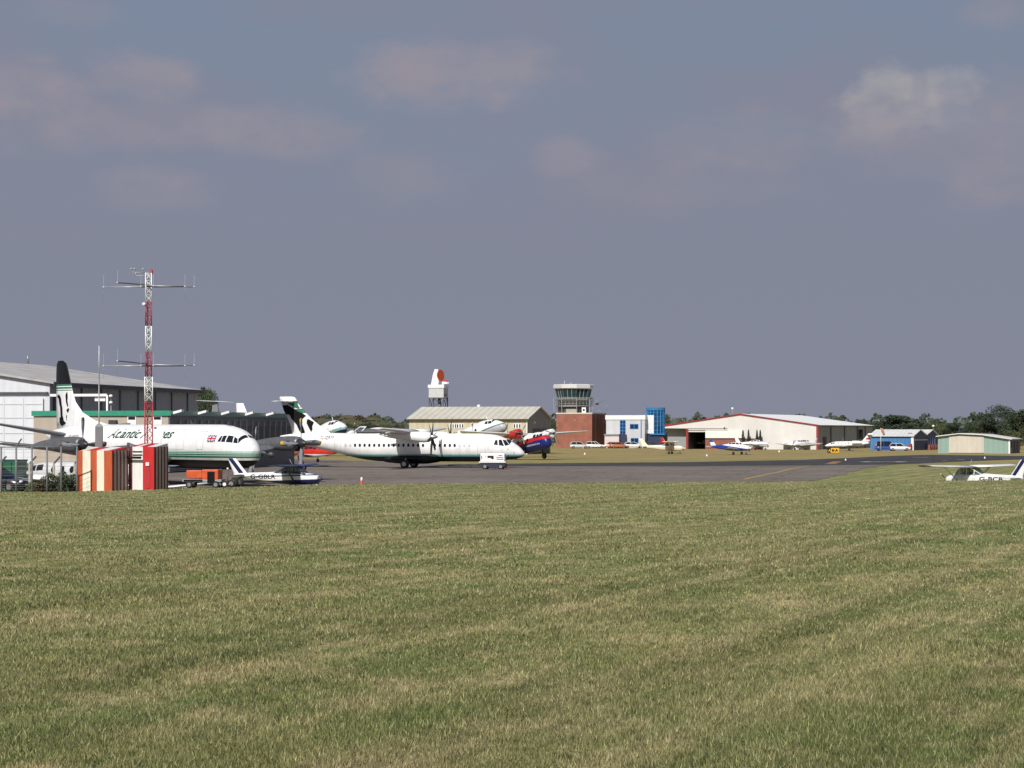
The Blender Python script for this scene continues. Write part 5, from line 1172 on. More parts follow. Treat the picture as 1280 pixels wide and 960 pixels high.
def fence():
    D = 123.
    t = thing('wire_fence', 'tall wire fence with steel posts and a top rail at the left edge', 'fence', (X(40, D), D, gz(X(40, D), D)), R(4))
    x0 = X(40, D); zb = gz(x0, D); zt = Z(558, D) - zb
    pm = mat('post_grey', (.17, .17, .18), .6, .2)
    xs = [X(p, D) - x0 for p in (-38, -18, 2, 20.5, 40, 58.5, 76, 95.5)]
    for x in xs: MB().tube((x, 0, -.5), (x, 0, zt), .055).build('post', pm, t)
    MB().tube((xs[0], 0, zt - .04), (xs[-1], 0, zt - .04), .035).build('rail', pm, t)
    MB().bar((xs[3], 0, zt), (xs[3] + .35, -.25, zt + .45), .07).build('cranked_arm', pm, t)
    q = MB()
    for k in range(9): q.tube((xs[0], 0, .2 + k * (zt - .3) / 9), (xs[-1], 0, .2 + k * (zt - .3) / 9), .006, n=4)
    q.build('wire', mat('wire_grey', (.25, .25, .26), .5, .5), t)
    D = 128.
    t = thing('wire_fence', 'shorter second fence with pale concrete cranked posts, behind the tall wire fence', 'fence', (X(40, D), D, gz(X(40, D), D)), R(2))
    x0 = X(40, D); zb = gz(x0, D); zt = Z(579, D) - zb; cm = mat('concrete_post', (.42, .39, .33), .9, var=.2)
    for p in (-28, 0, 37, 67, 93):
        x = X(p, D) - x0
        b = MB().bar((x, 0, -.3), (x, 0, zt), .12).build('post', cm, t)
        MB().bar((x, 0, zt - .03), (x + .42, -.1, zt + .42), .09).build('cranked_arm', mat('arm_dark', (.07, .07, .075), .7), b)
    q = MB()
    for k in range(4): q.tube((X(-40, D) - x0, 0, .3 + k * .42), (X(96, D) - x0, 0, .3 + k * .42), .007, n=4)
    q.build('wire', mat('wire_grey', (.25, .25, .26)), t)
fence()
def skip():
    D = 136.
    t = thing('waste_skip', 'dark green waste skip at the left edge above the navy car', 'skip', (X(9, D), D, gz(X(9, D), D)), R(-8))
    zt = Z(576, D) - gz(X(9, D), D); gm = mat('skip_green', (.015, .1, .05), .5, var=.2)
    MB().loft([[(-.95, -.8, .15), (.95, -.8, .15), (.95, .8, .15), (-.95, .8, .15)], [(-1.1, -.9, zt), (1.02, -.9, zt), (1.02, .9, zt), (-1.1, .9, zt)]], smooth=False).build('body', gm, t)
    MB().box(-1.14, 1.06, -.95, .95, zt + .002, zt + .08).build('lid', mat('skip_lid', (.02, .06, .07), .5), t)
    for x in (-.6, 0, .6): MB().bar((x, -.84, .2), (x, -.93, zt - .05), .08).build('rib', gm, t)
skip()

# ------------------------------------------------------------------ small things on the airfield
def taxi_sign():
    D = DG(566.8)
    t = thing('taxiway_sign', 'low yellow and black taxiway sign on the dry grass before the white jet', 'sign', (X(1041.5, D), D, 0), R(-2))
    h = 7.2 / 2 * D / F
    MB().box(-1.0, -.42, -.1, .1, .12, .95).build('black_panel', black(), t, bevel=.04)
    ym = mat('sign_yellow', (.7, .38, .02), .5)
    MB().box(-.418, 1.05, -.1, .1, .12, .95).build('yellow_panel', ym, t, bevel=.04)
    flat_text('A', .62, lambda u, v: Vector((-.88 + u, -.104, .32 + v)), ym, t, bold=.02)
    flat_text('B-A', .55, lambda u, v: Vector((-.24 + u, -.104, .34 + v)), black(), t, bold=.03, width=1.1)
    for x in (-.8, .0, .85): MB().box(x - .04, x + .04, -.05, .05, 0, .118).build('leg', darksteel(), t)
taxi_sign()
def windsock():
    D = 400.; x = X(1101, D)
    t = thing('windsock', 'drooping salmon windsock on a pole against the blue hangar roof', 'windsock', (x, D, 0), 0)
    zt = Z(535, D)
    MB().tube((0, 0, 0), (0, 0, zt), .08, .05).build('pole', mat('pole_white', (.6, .6, .6), .5), t)
    MB().loft([[(.15 + .5 * q + .32 * r * math.cos(k * .628), .32 * r * math.sin(k * .628), zt - .1 - 1.3 * q) for k in range(10)] for q, r in ((0, 1), (.35, .9), (.7, .7), (1., .5))]).build('sock', mat('sock_salmon', (.5, .22, .15), .8), t)
windsock()
floodlight('white globe lamp above the twin gables of the blue hangar', 1166.5, 455, Z(532.5, 455), r=.3)
lm = mat('marker_white', (.8, .8, .76), .6)
def marker(px, py, label, r=1.0, cat='marker', m=None):
    x, D = hit(px, py + 1.3)
    t = thing('edge_marker', label, cat, (x, D, gz(x, D)), 0, 'airfield edge markers')
    k = r * D / F
    MB().loft([[(k * q * math.cos(j * .628), k * q * math.sin(j * .628), k * z) for j in range(10)] for q, z in ((1.15, 0), (1.05, .5), (.6, 2.), (.15, 2.4))]).build('cone', m or lm, t)
    MB().loft([[(k * q * math.cos(j * .628), k * q * math.sin(j * .628), k * z) for j in range(10)] for q, z in ((1.5, -.05), (1.5, .2), (1.2, .25))]).build('base', mat('marker_base', (.4, .38, .33), .8), t)
for px, py, lab in ((729.5, 559, 'white edge marker by the silver car at the tower base'), (731, 567, 'white edge marker alone on the dry grass below the brick tower'), (883.5, 569, 'white edge marker on the dry grass left of the royal blue aircraft'), (974, 564, 'white edge marker right of the royal blue nose'),
        (1231, 572, 'white edge marker at the taxiway rim before the green hangar'), (785, 558.5, 'pale edge marker before the white office wall'), (1057, 574.5, 'white edge marker on the taxiway rim below the white jet')): marker(px, py, lab)
def cone():
    x, D = hit(452, 606.4)
    D = 160.; x = X(452, D); z = gz(x, D)
    t = thing('traffic_cone', 'small red and white cone on the apron just behind the grass crest', 'traffic cone', (x, D, z), 0)
    MB().loft([[(r * math.cos(j * .52), r * math.sin(j * .52), h) for j in range(12)] for r, h in ((.2, .1), (.12, .55))]).build('cone_body', mat('cone_red', (.5, .05, .04), .6), t)
    MB().loft([[(r * math.cos(j * .52), r * math.sin(j * .52), h) for j in range(12)] for r, h in ((.119, .552), (.05, .85))]).build('cone_tip', white(), t)
    MB().box(-.24, .24, -.24, .24, 0, .098).build('base', mat('cone_base', (.3, .04, .03)), t)
cone()

# ------------------------------------------------------------------ ground
def grass_colour(nt, far_dry=True):
    """dry mown grass: colour worked out from the place on the ground"""
    ge = N(nt, 'ShaderNodeNewGeometry')
    def noise(sc, detail=5, rough=.6, stretch=None, rot=0., off=0.):
        mp = N(nt, 'ShaderNodeMapping', vector_type='TEXTURE' if rot else 'POINT'); s_ = stretch or (1, 1, 0)
        mp.inputs['Scale'].default_value = (1 / s_[0], 1 / s_[1], 1000.) if rot else s_
        mp.inputs['Rotation'].default_value = (0, 0, -rot); mp.inputs['Location'].default_value = (off, off, 0)
        n = N(nt, 'ShaderNodeTexNoise'); n.inputs['Scale'].default_value = sc; n.inputs['Detail'].default_value = detail; n.inputs['Roughness'].default_value = rough
        nt.links.new(ge.outputs['Position'], mp.inputs[0]); nt.links.new(mp.outputs[0], n.inputs['Vector']); return n.outputs['Fac']
    def rng_(v, a, b, c=0., d=1.):
        m = N(nt, 'ShaderNodeMapRange'); m.inputs['From Min'].default_value = a; m.inputs['From Max'].default_value = b; m.inputs['To Min'].default_value = c; m.inputs['To Max'].default_value = d
        nt.links.new(v, m.inputs['Value']); return m.outputs[0]
    def mix(f, a, b):
        m = N(nt, 'ShaderNodeMix', data_type='RGBA')
        for s, v in ((0, f), (6, a), (7, b)):
            if isinstance(v, tuple): m.inputs[s].default_value = rgba(v)
            elif isinstance(v, float): m.inputs[s].default_value = v
            else: nt.links.new(v, m.inputs[s])
        return m.outputs[2]
    c = mix(rng_(noise(.16, 4), .36, .64), GR['green'], GR['olive'])
    c = mix(rng_(noise(.75, 6, .65, (1, .8, 0)), .5, .68), c, GR['straw'])
    c = mix(rng_(noise(1.6, 6, .7, (.8, 1.1, 0)), .56, .72, 0, .8), c, GR['dark'])
    c = mix(rng_(noise(.22, 4, .5, (.6, 1.5, 0)), .55, .75, 0, .55), c, GR['straw'])
    def swath(along, across, detail=5, off=0.):
        # mowing runs lie along one direction of the field
        cb = N(nt, 'ShaderNodeCombineXYZ')
        for k, (dx, dy, sc) in enumerate(((.37, .93, along), (.93, -.37, across))):
            vm = N(nt, 'ShaderNodeVectorMath', operation='DOT_PRODUCT'); vm.inputs[1].default_value = (dx * sc, dy * sc, 0)
            nt.links.new(ge.outputs['Position'], vm.inputs[0]); nt.links.new(vm.outputs['Value'], cb.inputs[k])
        cb.inputs[2].default_value = off
        n = N(nt, 'ShaderNodeTexNoise'); n.inputs['Scale'].default_value = 1.; n.inputs['Detail'].default_value = detail; n.inputs['Roughness'].default_value = .68
        nt.links.new(cb.outputs[0], n.inputs['Vector']); return n.outputs['Fac']
    c = mix(rng_(swath(.3, 1.9, 8), .53, .66, 0, .65), c, GR['dark'])
    c = mix(rng_(swath(.17, 1.5, 7, 7.), .54, .68, 0, .7), c, GR['straw'])
    c = mix(rng_(swath(.02, .95, 5, 11.), .5, .6, 0, .38), c, GR['dark'])
    c = mix(rng_(swath(.02, .9, 5, 17.), .53, .64, 0, .42), c, GR['straw'])
    c = mix(rng_(swath(.035, .32, 5, 3.), .5, .64, 0, .35), c, GR['green'])
    c = mix(rng_(noise(5., 3, .6), .52, .7, 0, .7), c, GR['dark'])
    c = mix(rng_(noise(2.6, 4, .6), .56, .7, 0, .55), c, GR['straw'])
    if far_dry:
        sp = N(nt, 'ShaderNodeSeparateXYZ'); nt.links.new(ge.outputs['Position'], sp.inputs[0])
        dry = mix(rng_(noise(.07, 5), .35, .65), (.35, .26, .125), (.25, .205, .085))
        c = mix(rng_(sp.outputs[1], 225, 300, 0, .85), c, dry)
    return c, ge, rng_, mix, noise
GR = dict(green=(.155, .195, .066), olive=(.25, .235, .1), straw=(.43, .36, .2), dark=(.085, .1, .036))
def ground():
    ys = list(np.arange(-40, 170, 1.0)) + list(np.arange(170, 340, 3.)) + list(np.geomspace(340, 6000, 40))
    ts = np.linspace(-1, 1, 161); ts = np.sign(ts) * np.abs(ts) ** 1.4
    vs = []
    for y in ys:
        w = 60 + max(0, y) * .62
        x = ts * w; z = zf(x, np.full_like(x, y)); vs += list(zip(x.tolist(), [float(y)] * len(x), z.tolist()))
    n = len(ts); fs = [(i * n + j, i * n + j + 1, (i + 1) * n + j + 1, (i + 1) * n + j) for i in range(len(ys) - 1) for j in range(n - 1)]
    b = MB(); b.add(vs, fs, 0, True)
    m, nt, bs = newmat('grass_ground')
    c, ge, rr, mix, noise = grass_colour(nt)
    fine = rr(noise(14., 6, .75), .3, .7, .62, 1.3)
    hs = N(nt, 'ShaderNodeHueSaturation'); nt.links.new(c, hs.inputs['Color']); nt.links.new(fine, hs.inputs['Value'])
    nt.links.new(hs.outputs[0], bs.inputs['Base Color']); bs.inputs['Roughness'].default_value = .95; bs.inputs['Specular IOR Level'].default_value = .1
    bp = N(nt, 'ShaderNodeBump'); bp.inputs['Strength'].default_value = .5; bp.inputs['Distance'].default_value = .08
    nt.links.new(noise(6., 6, .7), bp.inputs['Height']); nt.links.new(bp.outputs[0], bs.inputs['Normal'])
    o = b.build('ground', m, fix=False); tag(o, 'mown dry airfield grass rising in the foreground', 'ground', kind='structure')
ground()
def asphalt(name, col, patch, scale=.05):
    m, nt, bs = newmat(name)
    ge = N(nt, 'ShaderNodeNewGeometry')
    n1 = N(nt, 'ShaderNodeTexNoise'); n1.inputs['Scale'].default_value = scale; n1.inputs['Detail'].default_value = 8; n1.inputs['Roughness'].default_value = .6
    n2 = N(nt, 'ShaderNodeTexNoise'); n2.inputs['Scale'].default_value = 2.2; n2.inputs['Detail'].default_value = 6
    for n in (n1, n2): nt.links.new(ge.outputs['Position'], n.inputs['Vector'])
    r = N(nt, 'ShaderNodeMapRange'); r.inputs['From Min'].default_value = .38; r.inputs['From Max'].default_value = .62; nt.links.new(n1.outputs['Fac'], r.inputs['Value'])
    mx = N(nt, 'ShaderNodeMix', data_type='RGBA'); mx.inputs[6].default_value = rgba(col); mx.inputs[7].default_value = rgba(patch); nt.links.new(r.outputs[0], mx.inputs[0])
    r2 = N(nt, 'ShaderNodeMapRange'); r2.inputs['From Min'].default_value = .3; r2.inputs['From Max'].default_value = .7; r2.inputs['To Min'].default_value = .82; r2.inputs['To Max'].default_value = 1.18; nt.links.new(n2.outputs['Fac'], r2.inputs['Value'])
    hs = N(nt, 'ShaderNodeHueSaturation'); nt.links.new(mx.outputs[2], hs.inputs['Color']); nt.links.new(r2.outputs[0], hs.inputs['Value'])
    # slab joints and dark drips
    br = N(nt, 'ShaderNodeTexBrick'); br.inputs['Scale'].default_value = 1.; br.inputs['Brick Width'].default_value = 9.; br.inputs['Row Height'].default_value = 4.5; br.inputs['Mortar Size'].default_value = .16
    br.inputs['Color1'].default_value = (1, 1, 1, 1); br.inputs['Color2'].default_value = (.9, .9, .9, 1); br.inputs['Mortar'].default_value = (.72, .72, .72, 1)
    rt = N(nt, 'ShaderNodeMapping'); rt.inputs['Rotation'].default_value = (0, 0, .2); nt.links.new(ge.outputs['Position'], rt.inputs[0]); nt.links.new(rt.outputs[0], br.inputs['Vector'])
    n3 = N(nt, 'ShaderNodeTexNoise'); n3.inputs['Scale'].default_value = .35; n3.inputs['Detail'].default_value = 5; nt.links.new(ge.outputs['Position'], n3.inputs['Vector'])
    r3 = N(nt, 'ShaderNodeMapRange'); r3.inputs['From Min'].default_value = .6; r3.inputs['From Max'].default_value = .72; r3.inputs['To Min'].default_value = 1.; r3.inputs['To Max'].default_value = .62; nt.links.new(n3.outputs['Fac'], r3.inputs['Value'])
    m3 = N(nt, 'ShaderNodeMix', data_type='RGBA', blend_type='MULTIPLY'); m3.inputs[0].default_value = 1.; nt.links.new(hs.outputs[0], m3.inputs[6]); nt.links.new(br.outputs[0], m3.inputs[7])
    m4 = N(nt, 'ShaderNodeMix', data_type='RGBA', blend_type='MULTIPLY'); m4.inputs[0].default_value = 1.; nt.links.new(m3.outputs[2], m4.inputs[6]); nt.links.new(r3.outputs[0], m4.inputs[7])
    nt.links.new(m4.outputs[2], bs.inputs['Base Color']); bs.inputs['Roughness'].default_value = .9; bs.inputs['Specular IOR Level'].default_value = .15
    return m
def strip(name, rows, lift, m, label, nx=12):
    """rows: [((x, y), (x, y)), ...] left and right ends; laid on the terrain"""
    b = MB(); vs = []
    for (xa, ya), (xb, yb) in rows:
        for k in range(nx + 1):
            t = k / nx; x, y = xa + (xb - xa) * t, ya + (yb - ya) * t; vs.append((x, y, gz(x, y) + lift))
    b.add(vs, [(i * (nx + 1) + k, i * (nx + 1) + k + 1, (i + 1) * (nx + 1) + k + 1, (i + 1) * (nx + 1) + k) for i in range(len(rows) - 1) for k in range(nx)])
    o = b.build(name, m, fix=True); tag(o, label, name.replace('_', ' '), kind='structure'); return o
# apron: right edge follows the grass bank
edge = [hit(p, q) for p, q in ((1010, 601), (1027, 599.2), (1050, 594), (1072, 588), (1092, 584), (1112, 581.2))]
ey = [e[1] for e in edge]; ex = [e[0] for e in edge]
rows = []
for y in np.arange(150, 246.1, 2.):
    x = float(np.interp(y, ey, ex)) if y > ey[0] else ex[0] + (ey[0] - y) * -.35
    x += .5 * math.sin(y * 1.1) * .6 + .25 * math.sin(y * 2.7)
    rows.append(((-120, y), (x, y)))
apm = asphalt('apron_asphalt', (.2, .17, .15), (.155, .133, .12))
strip('apron', rows, .02, apm, 'grey brown asphalt apron under the airliners', 40)
rows = [((-140, y), (float(np.interp(y, [246, 300, 420], [-8, -34, -70])), y)) for y in np.arange(246, 421, 6.)]
strip('apron_rear', rows, .02, apm, 'asphalt hardstanding before the offices and the big hangar', 20)
lo = [(560, 583.4), (640, 583.2), (760, 583), (860, 583), (1000, 582), (1060, 581.6), (1112, 581), (1160, 579), (1210, 576.6), (1280, 574.2), (1500, 569.5)]
up = [(560, 580.6), (640, 579.8), (760, 578.8), (860, 577.8), (1000, 575.2), (1060, 572.8), (1112, 570.2), (1160, 568.6), (1210, 569.2), (1280, 570.2), (1500, 566.8)]
def resamp(l, n=60):
    xs = np.linspace(l[0][0], l[-1][0], n); return [(x, float(np.interp(x, [p[0] for p in l], [p[1] for p in l]))) for x in xs]
rows = [(hit(*p), hit(*q)) for p, q in zip(resamp(lo), resamp(up))]
strip('taxiway', rows, .03, asphalt('taxiway_asphalt', (.048, .049, .053), (.07, .069, .07), .12), 'dark asphalt taxiway crossing before the dry grass', 8)
def line(pts, w, m, lift, name, label):
    P = [hit(*p) for p in pts]; b = MB(); vs = []
    for i, p in enumerate(P):
        q = P[min(i + 1, len(P) - 1)]; r = P[max(i - 1, 0)]
        d = Vector((q[0] - r[0], q[1] - r[1], 0)).normalized(); nn = Vector((-d.y, d.x, 0)) * w / 2
        for s in (-1, 1): x, y = p[0] + nn.x * s, p[1] + nn.y * s; vs.append((x, y, gz(x, y) + lift))
    b.add(vs, [(2 * i, 2 * i + 1, 2 * i + 3, 2 * i + 2) for i in range(len(P) - 1)])
    o = b.build(name, m); tag(o, label, 'painted line', kind='structure')
ym = mat('worn_yellow_line', (.34, .25, .06), .8, var=.25); wl = mat('worn_white_line', (.5, .49, .45), .8, var=.3); tn = mat('worn_tan_patch', (.2, .165, .125), .9, var=.2)
line(resamp([(929, 600), (951, 595), (974, 590.4), (988, 586.8), (1000, 584.6), (1012, 583)], 24), .42, ym, .034, 'taxi_line', 'yellow taxi line curving across the apron')
line(resamp([(1037, 580.4), (1047, 577.2)], 4), 1.2, mat('worn_orange_line', (.28, .13, .05), .8), .04, 'hold_line', 'faded orange hold marking on the taxiway')
line(resamp([(400, 597), (470, 596.5), (540, 596.3)], 20), 1.6, tn, .034, 'apron_patch', 'pale resurfaced strip on the apron')
line(resamp([(400, 587.2), (520, 587.4), (660, 586.6)], 20), .9, tn, .034, 'apron_joint', 'pale joint along the apron under the turboprop')
line(resamp([(650, 585.8), (780, 584.2), (930, 583.4), (1030, 582.6)], 30), .5, tn, .034, 'apron_edge_line', 'pale worn edge between apron and taxiway')
for p0, p1 in ((1082, 1092), (1094, 1104), (1106, 1113), (1115, 1128)):
    line(resamp([(p0, 577.8), (p1, 577.5)], 4), 2.2, mat('line_white', (.62, .62, .6), .7, var=.2), .04, 'threshold_marking', 'white painted marking on the taxiway')
for p0, p1, q in ((1140, 1160, 572), (1178, 1184, 576), (1196, 1206, 574.8)): line(resamp([(p0, q), (p1, q)], 4), 1., wl, .04, 'edge_marking', 'worn white marking on the taxiway')

def grass_blades():
    v = rng.uniform(604, 1130, 1500000); D = F * 1.7 / (v - 571.)
    half = .31 * D + 5.
    keep = rng.uniform(0, 1, len(D)) < half / (.31 * D) * .53
    D, half = D[keep], half[keep]; x = rng.uniform(-1, 1, len(D)) * half
    D = D * (1 + rng.normal(0, .01, len(D)))
    keep = (D < 134) & (D > 7.5); x, D = x[keep], D[keep]; n = len(x)
    pat = .5 + .5 * np.sin(x * 1.3 + 2 * np.sin(D * .7)) * np.sin(D * .9 + 1.7 * np.sin(x * .8))
    h = rng.uniform(.45, 1.6, n) * .027 * (1 + .004 * D) * (.75 + .5 * pat); w = np.maximum(.0042, .00032 * D) * rng.uniform(.7, 1.3, n)
    z = zf(x, D); a = rng.uniform(0, 2 * np.pi, n); la = rng.uniform(0, 2 * np.pi, n); ln = rng.uniform(.05, .9, n) * h
    V = np.zeros((n, 3, 3), np.float32)
    V[:, 0, 0] = x - np.cos(a) * w; V[:, 0, 1] = D - np.sin(a) * w; V[:, 0, 2] = z - .005
    V[:, 1, 0] = x + np.cos(a) * w; V[:, 1, 1] = D + np.sin(a) * w; V[:, 1, 2] = z - .005
    V[:, 2, 0] = x + np.cos(la) * ln; V[:, 2, 1] = D + np.sin(la) * ln; V[:, 2, 2] = z + h
    me = bpy.data.meshes.new('grass')
    me.vertices.add(n * 3); me.loops.add(n * 3); me.polygons.add(n)
    me.vertices.foreach_set('co', V.ravel()); me.loops.foreach_set('vertex_index', np.arange(n * 3, dtype=np.int32))
    me.polygons.foreach_set('loop_start', np.arange(0, n * 3, 3, dtype=np.int32)); me.polygons.foreach_set('loop_total', np.full(n, 3, np.int32))
    at = me.attributes.new('rnd', 'FLOAT', 'POINT'); at.data.foreach_set('value', np.repeat(rng.uniform(0, 1, n), 3).astype(np.float32))
    me.update(calc_edges=True)
    m, nt, bs = newmat('grass_blade')
    c, ge, rr, mix, noise = grass_colour(nt, False)
    at = N(nt, 'ShaderNodeAttribute', attribute_name='rnd')
    c = mix(rr(at.outputs['Fac'], .78, .97, 0, .6), c, (.42, .37, .21))
    val = rr(at.outputs['Fac'], 0, 1, .5, 1.6)
    hs = N(nt, 'ShaderNodeHueSaturation'); nt.links.new(c, hs.inputs['Color']); nt.links.new(val, hs.inputs['Value'])
    nt.links.new(hs.outputs[0], bs.inputs['Base Color']); bs.inputs['Roughness'].default_value = .7; bs.inputs['Specular IOR Level'].default_value = .2
    tl = N(nt, 'ShaderNodeBsdfTranslucent'); nt.links.new(hs.outputs[0], tl.inputs[0])
    mx = N(nt, 'ShaderNodeMixShader'); mx.inputs[0].default_value = .3
    nt.links.new(bs.outputs[0], mx.inputs[1]); nt.links.new(tl.outputs[0], mx.inputs[2]); nt.links.new(mx.outputs[0], nt.nodes['Material Output'].inputs[0])
    me.materials.append(m)
    o = bpy.data.objects.new('grass', me); COL.objects.link(o)
    tag(o, 'short mown grass blades of the foreground slope', 'grass', kind='stuff')
grass_blades()

# ------------------------------------------------------------------ trees and scrub
def leafmat(name, c1, c2):
    m, nt, b = newmat(name)
    tc = N(nt, 'ShaderNodeTexCoord'); nz = N(nt, 'ShaderNodeTexNoise'); nz.inputs['Scale'].default_value = .55; nz.inputs['Detail'].default_value = 8; nz.inputs['Roughness'].default_value = .75
    nt.links.new(tc.outputs['Object'], nz.inputs['Vector'])
    r = N(nt, 'ShaderNodeMapRange'); r.inputs['From Min'].default_value = .35; r.inputs['From Max'].default_value = .65; nt.links.new(nz.outputs['Fac'], r.inputs['Value'])
    mx = N(nt, 'ShaderNodeMix', data_type='RGBA'); mx.inputs[6].default_value = rgba(c1); mx.inputs[7].default_value = rgba(c2); nt.links.new(r.outputs[0], mx.inputs[0])
    nt.links.new(mx.outputs[2], b.inputs['Base Color']); b.inputs['Roughness'].default_value = .7; b.inputs['Specular IOR Level'].default_value = .2
    return m
bark = mat('bark', (.07, .055, .04), .9, var=.25)
def crown_mesh(name, m, blobs, n, leaf, parent=None, rs=0):
    r = np.random.default_rng(rs); b = MB()
    wts = np.array([q[3] ** 2 for q in blobs]); wts = wts / wts.sum()
    for k, q in zip(r.multinomial(n, wts), blobs):
        for _ in range(k):
            d = Vector(r.normal(0, 1, 3)).normalized(); rad = q[3] * (r.uniform(.25, 1.) ** .45)
            p = Vector(q[:3]) + Vector((d.x, d.y, d.z * q[4])) * rad
            u = (Vector(r.normal(0, 1, 3)) + d * .3).normalized(); v = u.orthogonal().normalized(); s = leaf * r.uniform(.5, 1.4)
            w = u.cross(v)
            b.add([p - v * s, p - w * s * .55, p + v * s, p + w * s * .55], [(0, 1, 2, 3)])
    return b.build(name, m, parent, fix=False)
def tree_proto(seed, m, spread=.42, low=.25, n=8500, leaf=.19, clumps=15, squash=.85):
    """a tree ten metres tall; copies are scaled"""
    r = random.Random(seed)
    t = thing('broadleaf_tree', 'tree', 'tree', (0, 0, -100))
    tk = MB(); tk.loft([[(q * math.cos(k * .785) + .15 * math.sin(z), q * math.sin(k * .785), z) for k in range(8)] for z, q in ((-.3, .34), (.6, .26), (3, .2), (6, .12), (8.3, .04))])
    blobs = []
    for k in range(clumps):
        a = r.uniform(0, 6.28); h = r.uniform(low, .92); env = math.sin(min(1., (1.02 - h) / (1.02 - low) * 1.15) * math.pi / 2) ** .7
        rr = spread * 10 * env * r.uniform(.3, .8); p = (rr * math.cos(a), rr * math.sin(a), h * 10)
        s = r.uniform(1.0, 1.9) * (.75 + spread); blobs.append((*p, min(s, (10.2 - p[2]) / squash if p[2] < 9.6 else .8), squash))
        tk.tube((.1, 0, max(1.5, p[2] * .45)), (p[0] * .85, p[1] * .85, p[2] - .2), .1, .03, n=5)
    tk.build('trunk', bark, t); crown_mesh('crown', m, blobs, n, leaf, t, seed)
    return t
LM = dict(dark=leafmat('dark_leaves', (.036, .055, .036), (.066, .088, .052)), mid=leafmat('mid_leaves', (.045, .068, .038), (.085, .105, .055)), pale=leafmat('pale_leaves', (.06, .08, .03), (.11, .125, .055)), brown=leafmat('brown_leaves', (.08, .065, .035), (.14, .11, .06)))
PROTO = [tree_proto(1, LM['dark']), tree_proto(2, LM['mid'], .5, .2), tree_proto(3, LM['dark'], .4, .3, 3600, .17, 11, .75), tree_proto(4, LM['pale'], .45, .22, 5000)]
used = [False] * 4
def put_tree(k, px, ptop, wpx, D, label, group):
    h = Z(ptop, D) + .2; sz = h / 10.; w = wpx * D / F; sx = w / (8.8 if k != 2 else 7.4)
    sx = min(max(sx, sz * .45), sz * 2.2)
    o = PROTO[k] if not used[k] else dup(PROTO[k])
    used[k] = True
    o.location = (X(px, D), D, 0); o.rotation_euler = (0, 0, random.uniform(0, 6.28)); o.scale = (sx, sx, sz); o['label'] = label; o['group'] = group
G1 = 'trees behind the hangars'
for k, px, pt, w, D, lab in [
    (0, 1125, 518.5, 72, 560, 'wide dark tree behind the blue hangar roof'),
    (1, 1097, 527, 30, 600, 'dark tree in the gap between white hangar and blue hangar'),
    (3, 1172, 523.5, 38, 640, 'paler tree behind the twin gables of the blue hangar'),
    (1, 1151, 528.5, 36, 600, 'dark tree above the right half of the blue hangar roof'),
    (0, 1195, 528.5, 42, 560, 'dark tree above the left end of the green hangar'),
    (1, 1213, 528, 34, 600, 'dark tree above the middle of the green hangar, lower than the tall one'),
    (0, 1229, 515.5, 44, 540, 'dark tree just left of the tallest sparse tree'),
    (2, 1247, 506.5, 52, 540, 'tallest tree with sparse open top above the green hangar'),
    (0, 1262, 515.5, 44, 560, 'dark tree just right of the tallest sparse tree'),
    (1, 1284, 512, 56, 540, 'tall dark tree at the right edge of the picture'),
    (3, 1274, 534, 44, 440, 'paler low tree at the right edge beside the green hangar'),
    (0, 1001, 516.8, 22, 620, 'dark crown peeping over the white hangar ridge, leftmost over the white roof'),
    (0, 1027, 519.8, 18, 620, 'dark crown over the white roof of the wide hangar, second from its ridge'),
    (1, 1049, 522.5, 22, 620, 'dark crown over the white roof of the wide hangar, third from its ridge'),
    (0, 1075, 524, 28, 620, 'dark crown over the far end of the white hangar roof'),
    (1, 908, 517, 8, 640, 'small dark crown over the red edge of the white hangar, near the lamp pole'),
    (0, 897, 519, 6, 640, 'smallest dark crown over the red edge of the white hangar'),
    (3, 873, 524, 16, 600, 'thin pale tree over the left half of the red roof edge'),
    (3, 838, 515.5, 26, 540, 'pale leafy tree beside the blue glazed tower'),
    (3, 851, 521, 18, 560, 'lower pale tree over the left tip of the red roof edge'),
    (1, 691, 526, 16, 520, 'dark tree in the gap between cream shed and brick tower'),
    (1, 258, 485.5, 32, 340, 'dark tree behind the far corner of the big hangar')]:
    put_tree(k, px, pt, w, D, lab, G1)
# conifers before the hangar wall
for k, (w, top) in enumerate(CONIFERS):
    t = thing('clipped_conifer', ['dark narrow conifer, first from the left before the brick plinth', 'dark narrow conifer, second from the left before the brick plinth', 'dark narrow conifer, third from the left before the brick plinth', 'dark narrow conifer, rightmost before the brick plinth'][k], 'conifer', w, 0, 'conifers before the white hangar')
    h = Z(top, w.y)
    MB().tube((0, 0, 0), (0, 0, h * .5), .06).build('trunk', bark, t)
    r = np.random.default_rng(k); b = MB()
    for _ in range(700):
        q = r.uniform(0, 1) ** .8; rad = .42 * (1 - q) ** .75 * r.uniform(.5, 1.05) + .02; a_ = r.uniform(0, 6.28); p = Vector((rad * math.cos(a_), rad * math.sin(a_), .3 + q * (h - .35)))
        u = Vector(r.normal(0, 1, 3)).normalized(); v = u.orthogonal().normalized(); x_ = u.cross(v); s = .13
        b.add([p - v * s, p - x_ * s * .6, p + v * s, p + x_ * s * .6], [(0, 1, 2, 3)])
    b.build('crown', LM['dark'], t, fix=False)
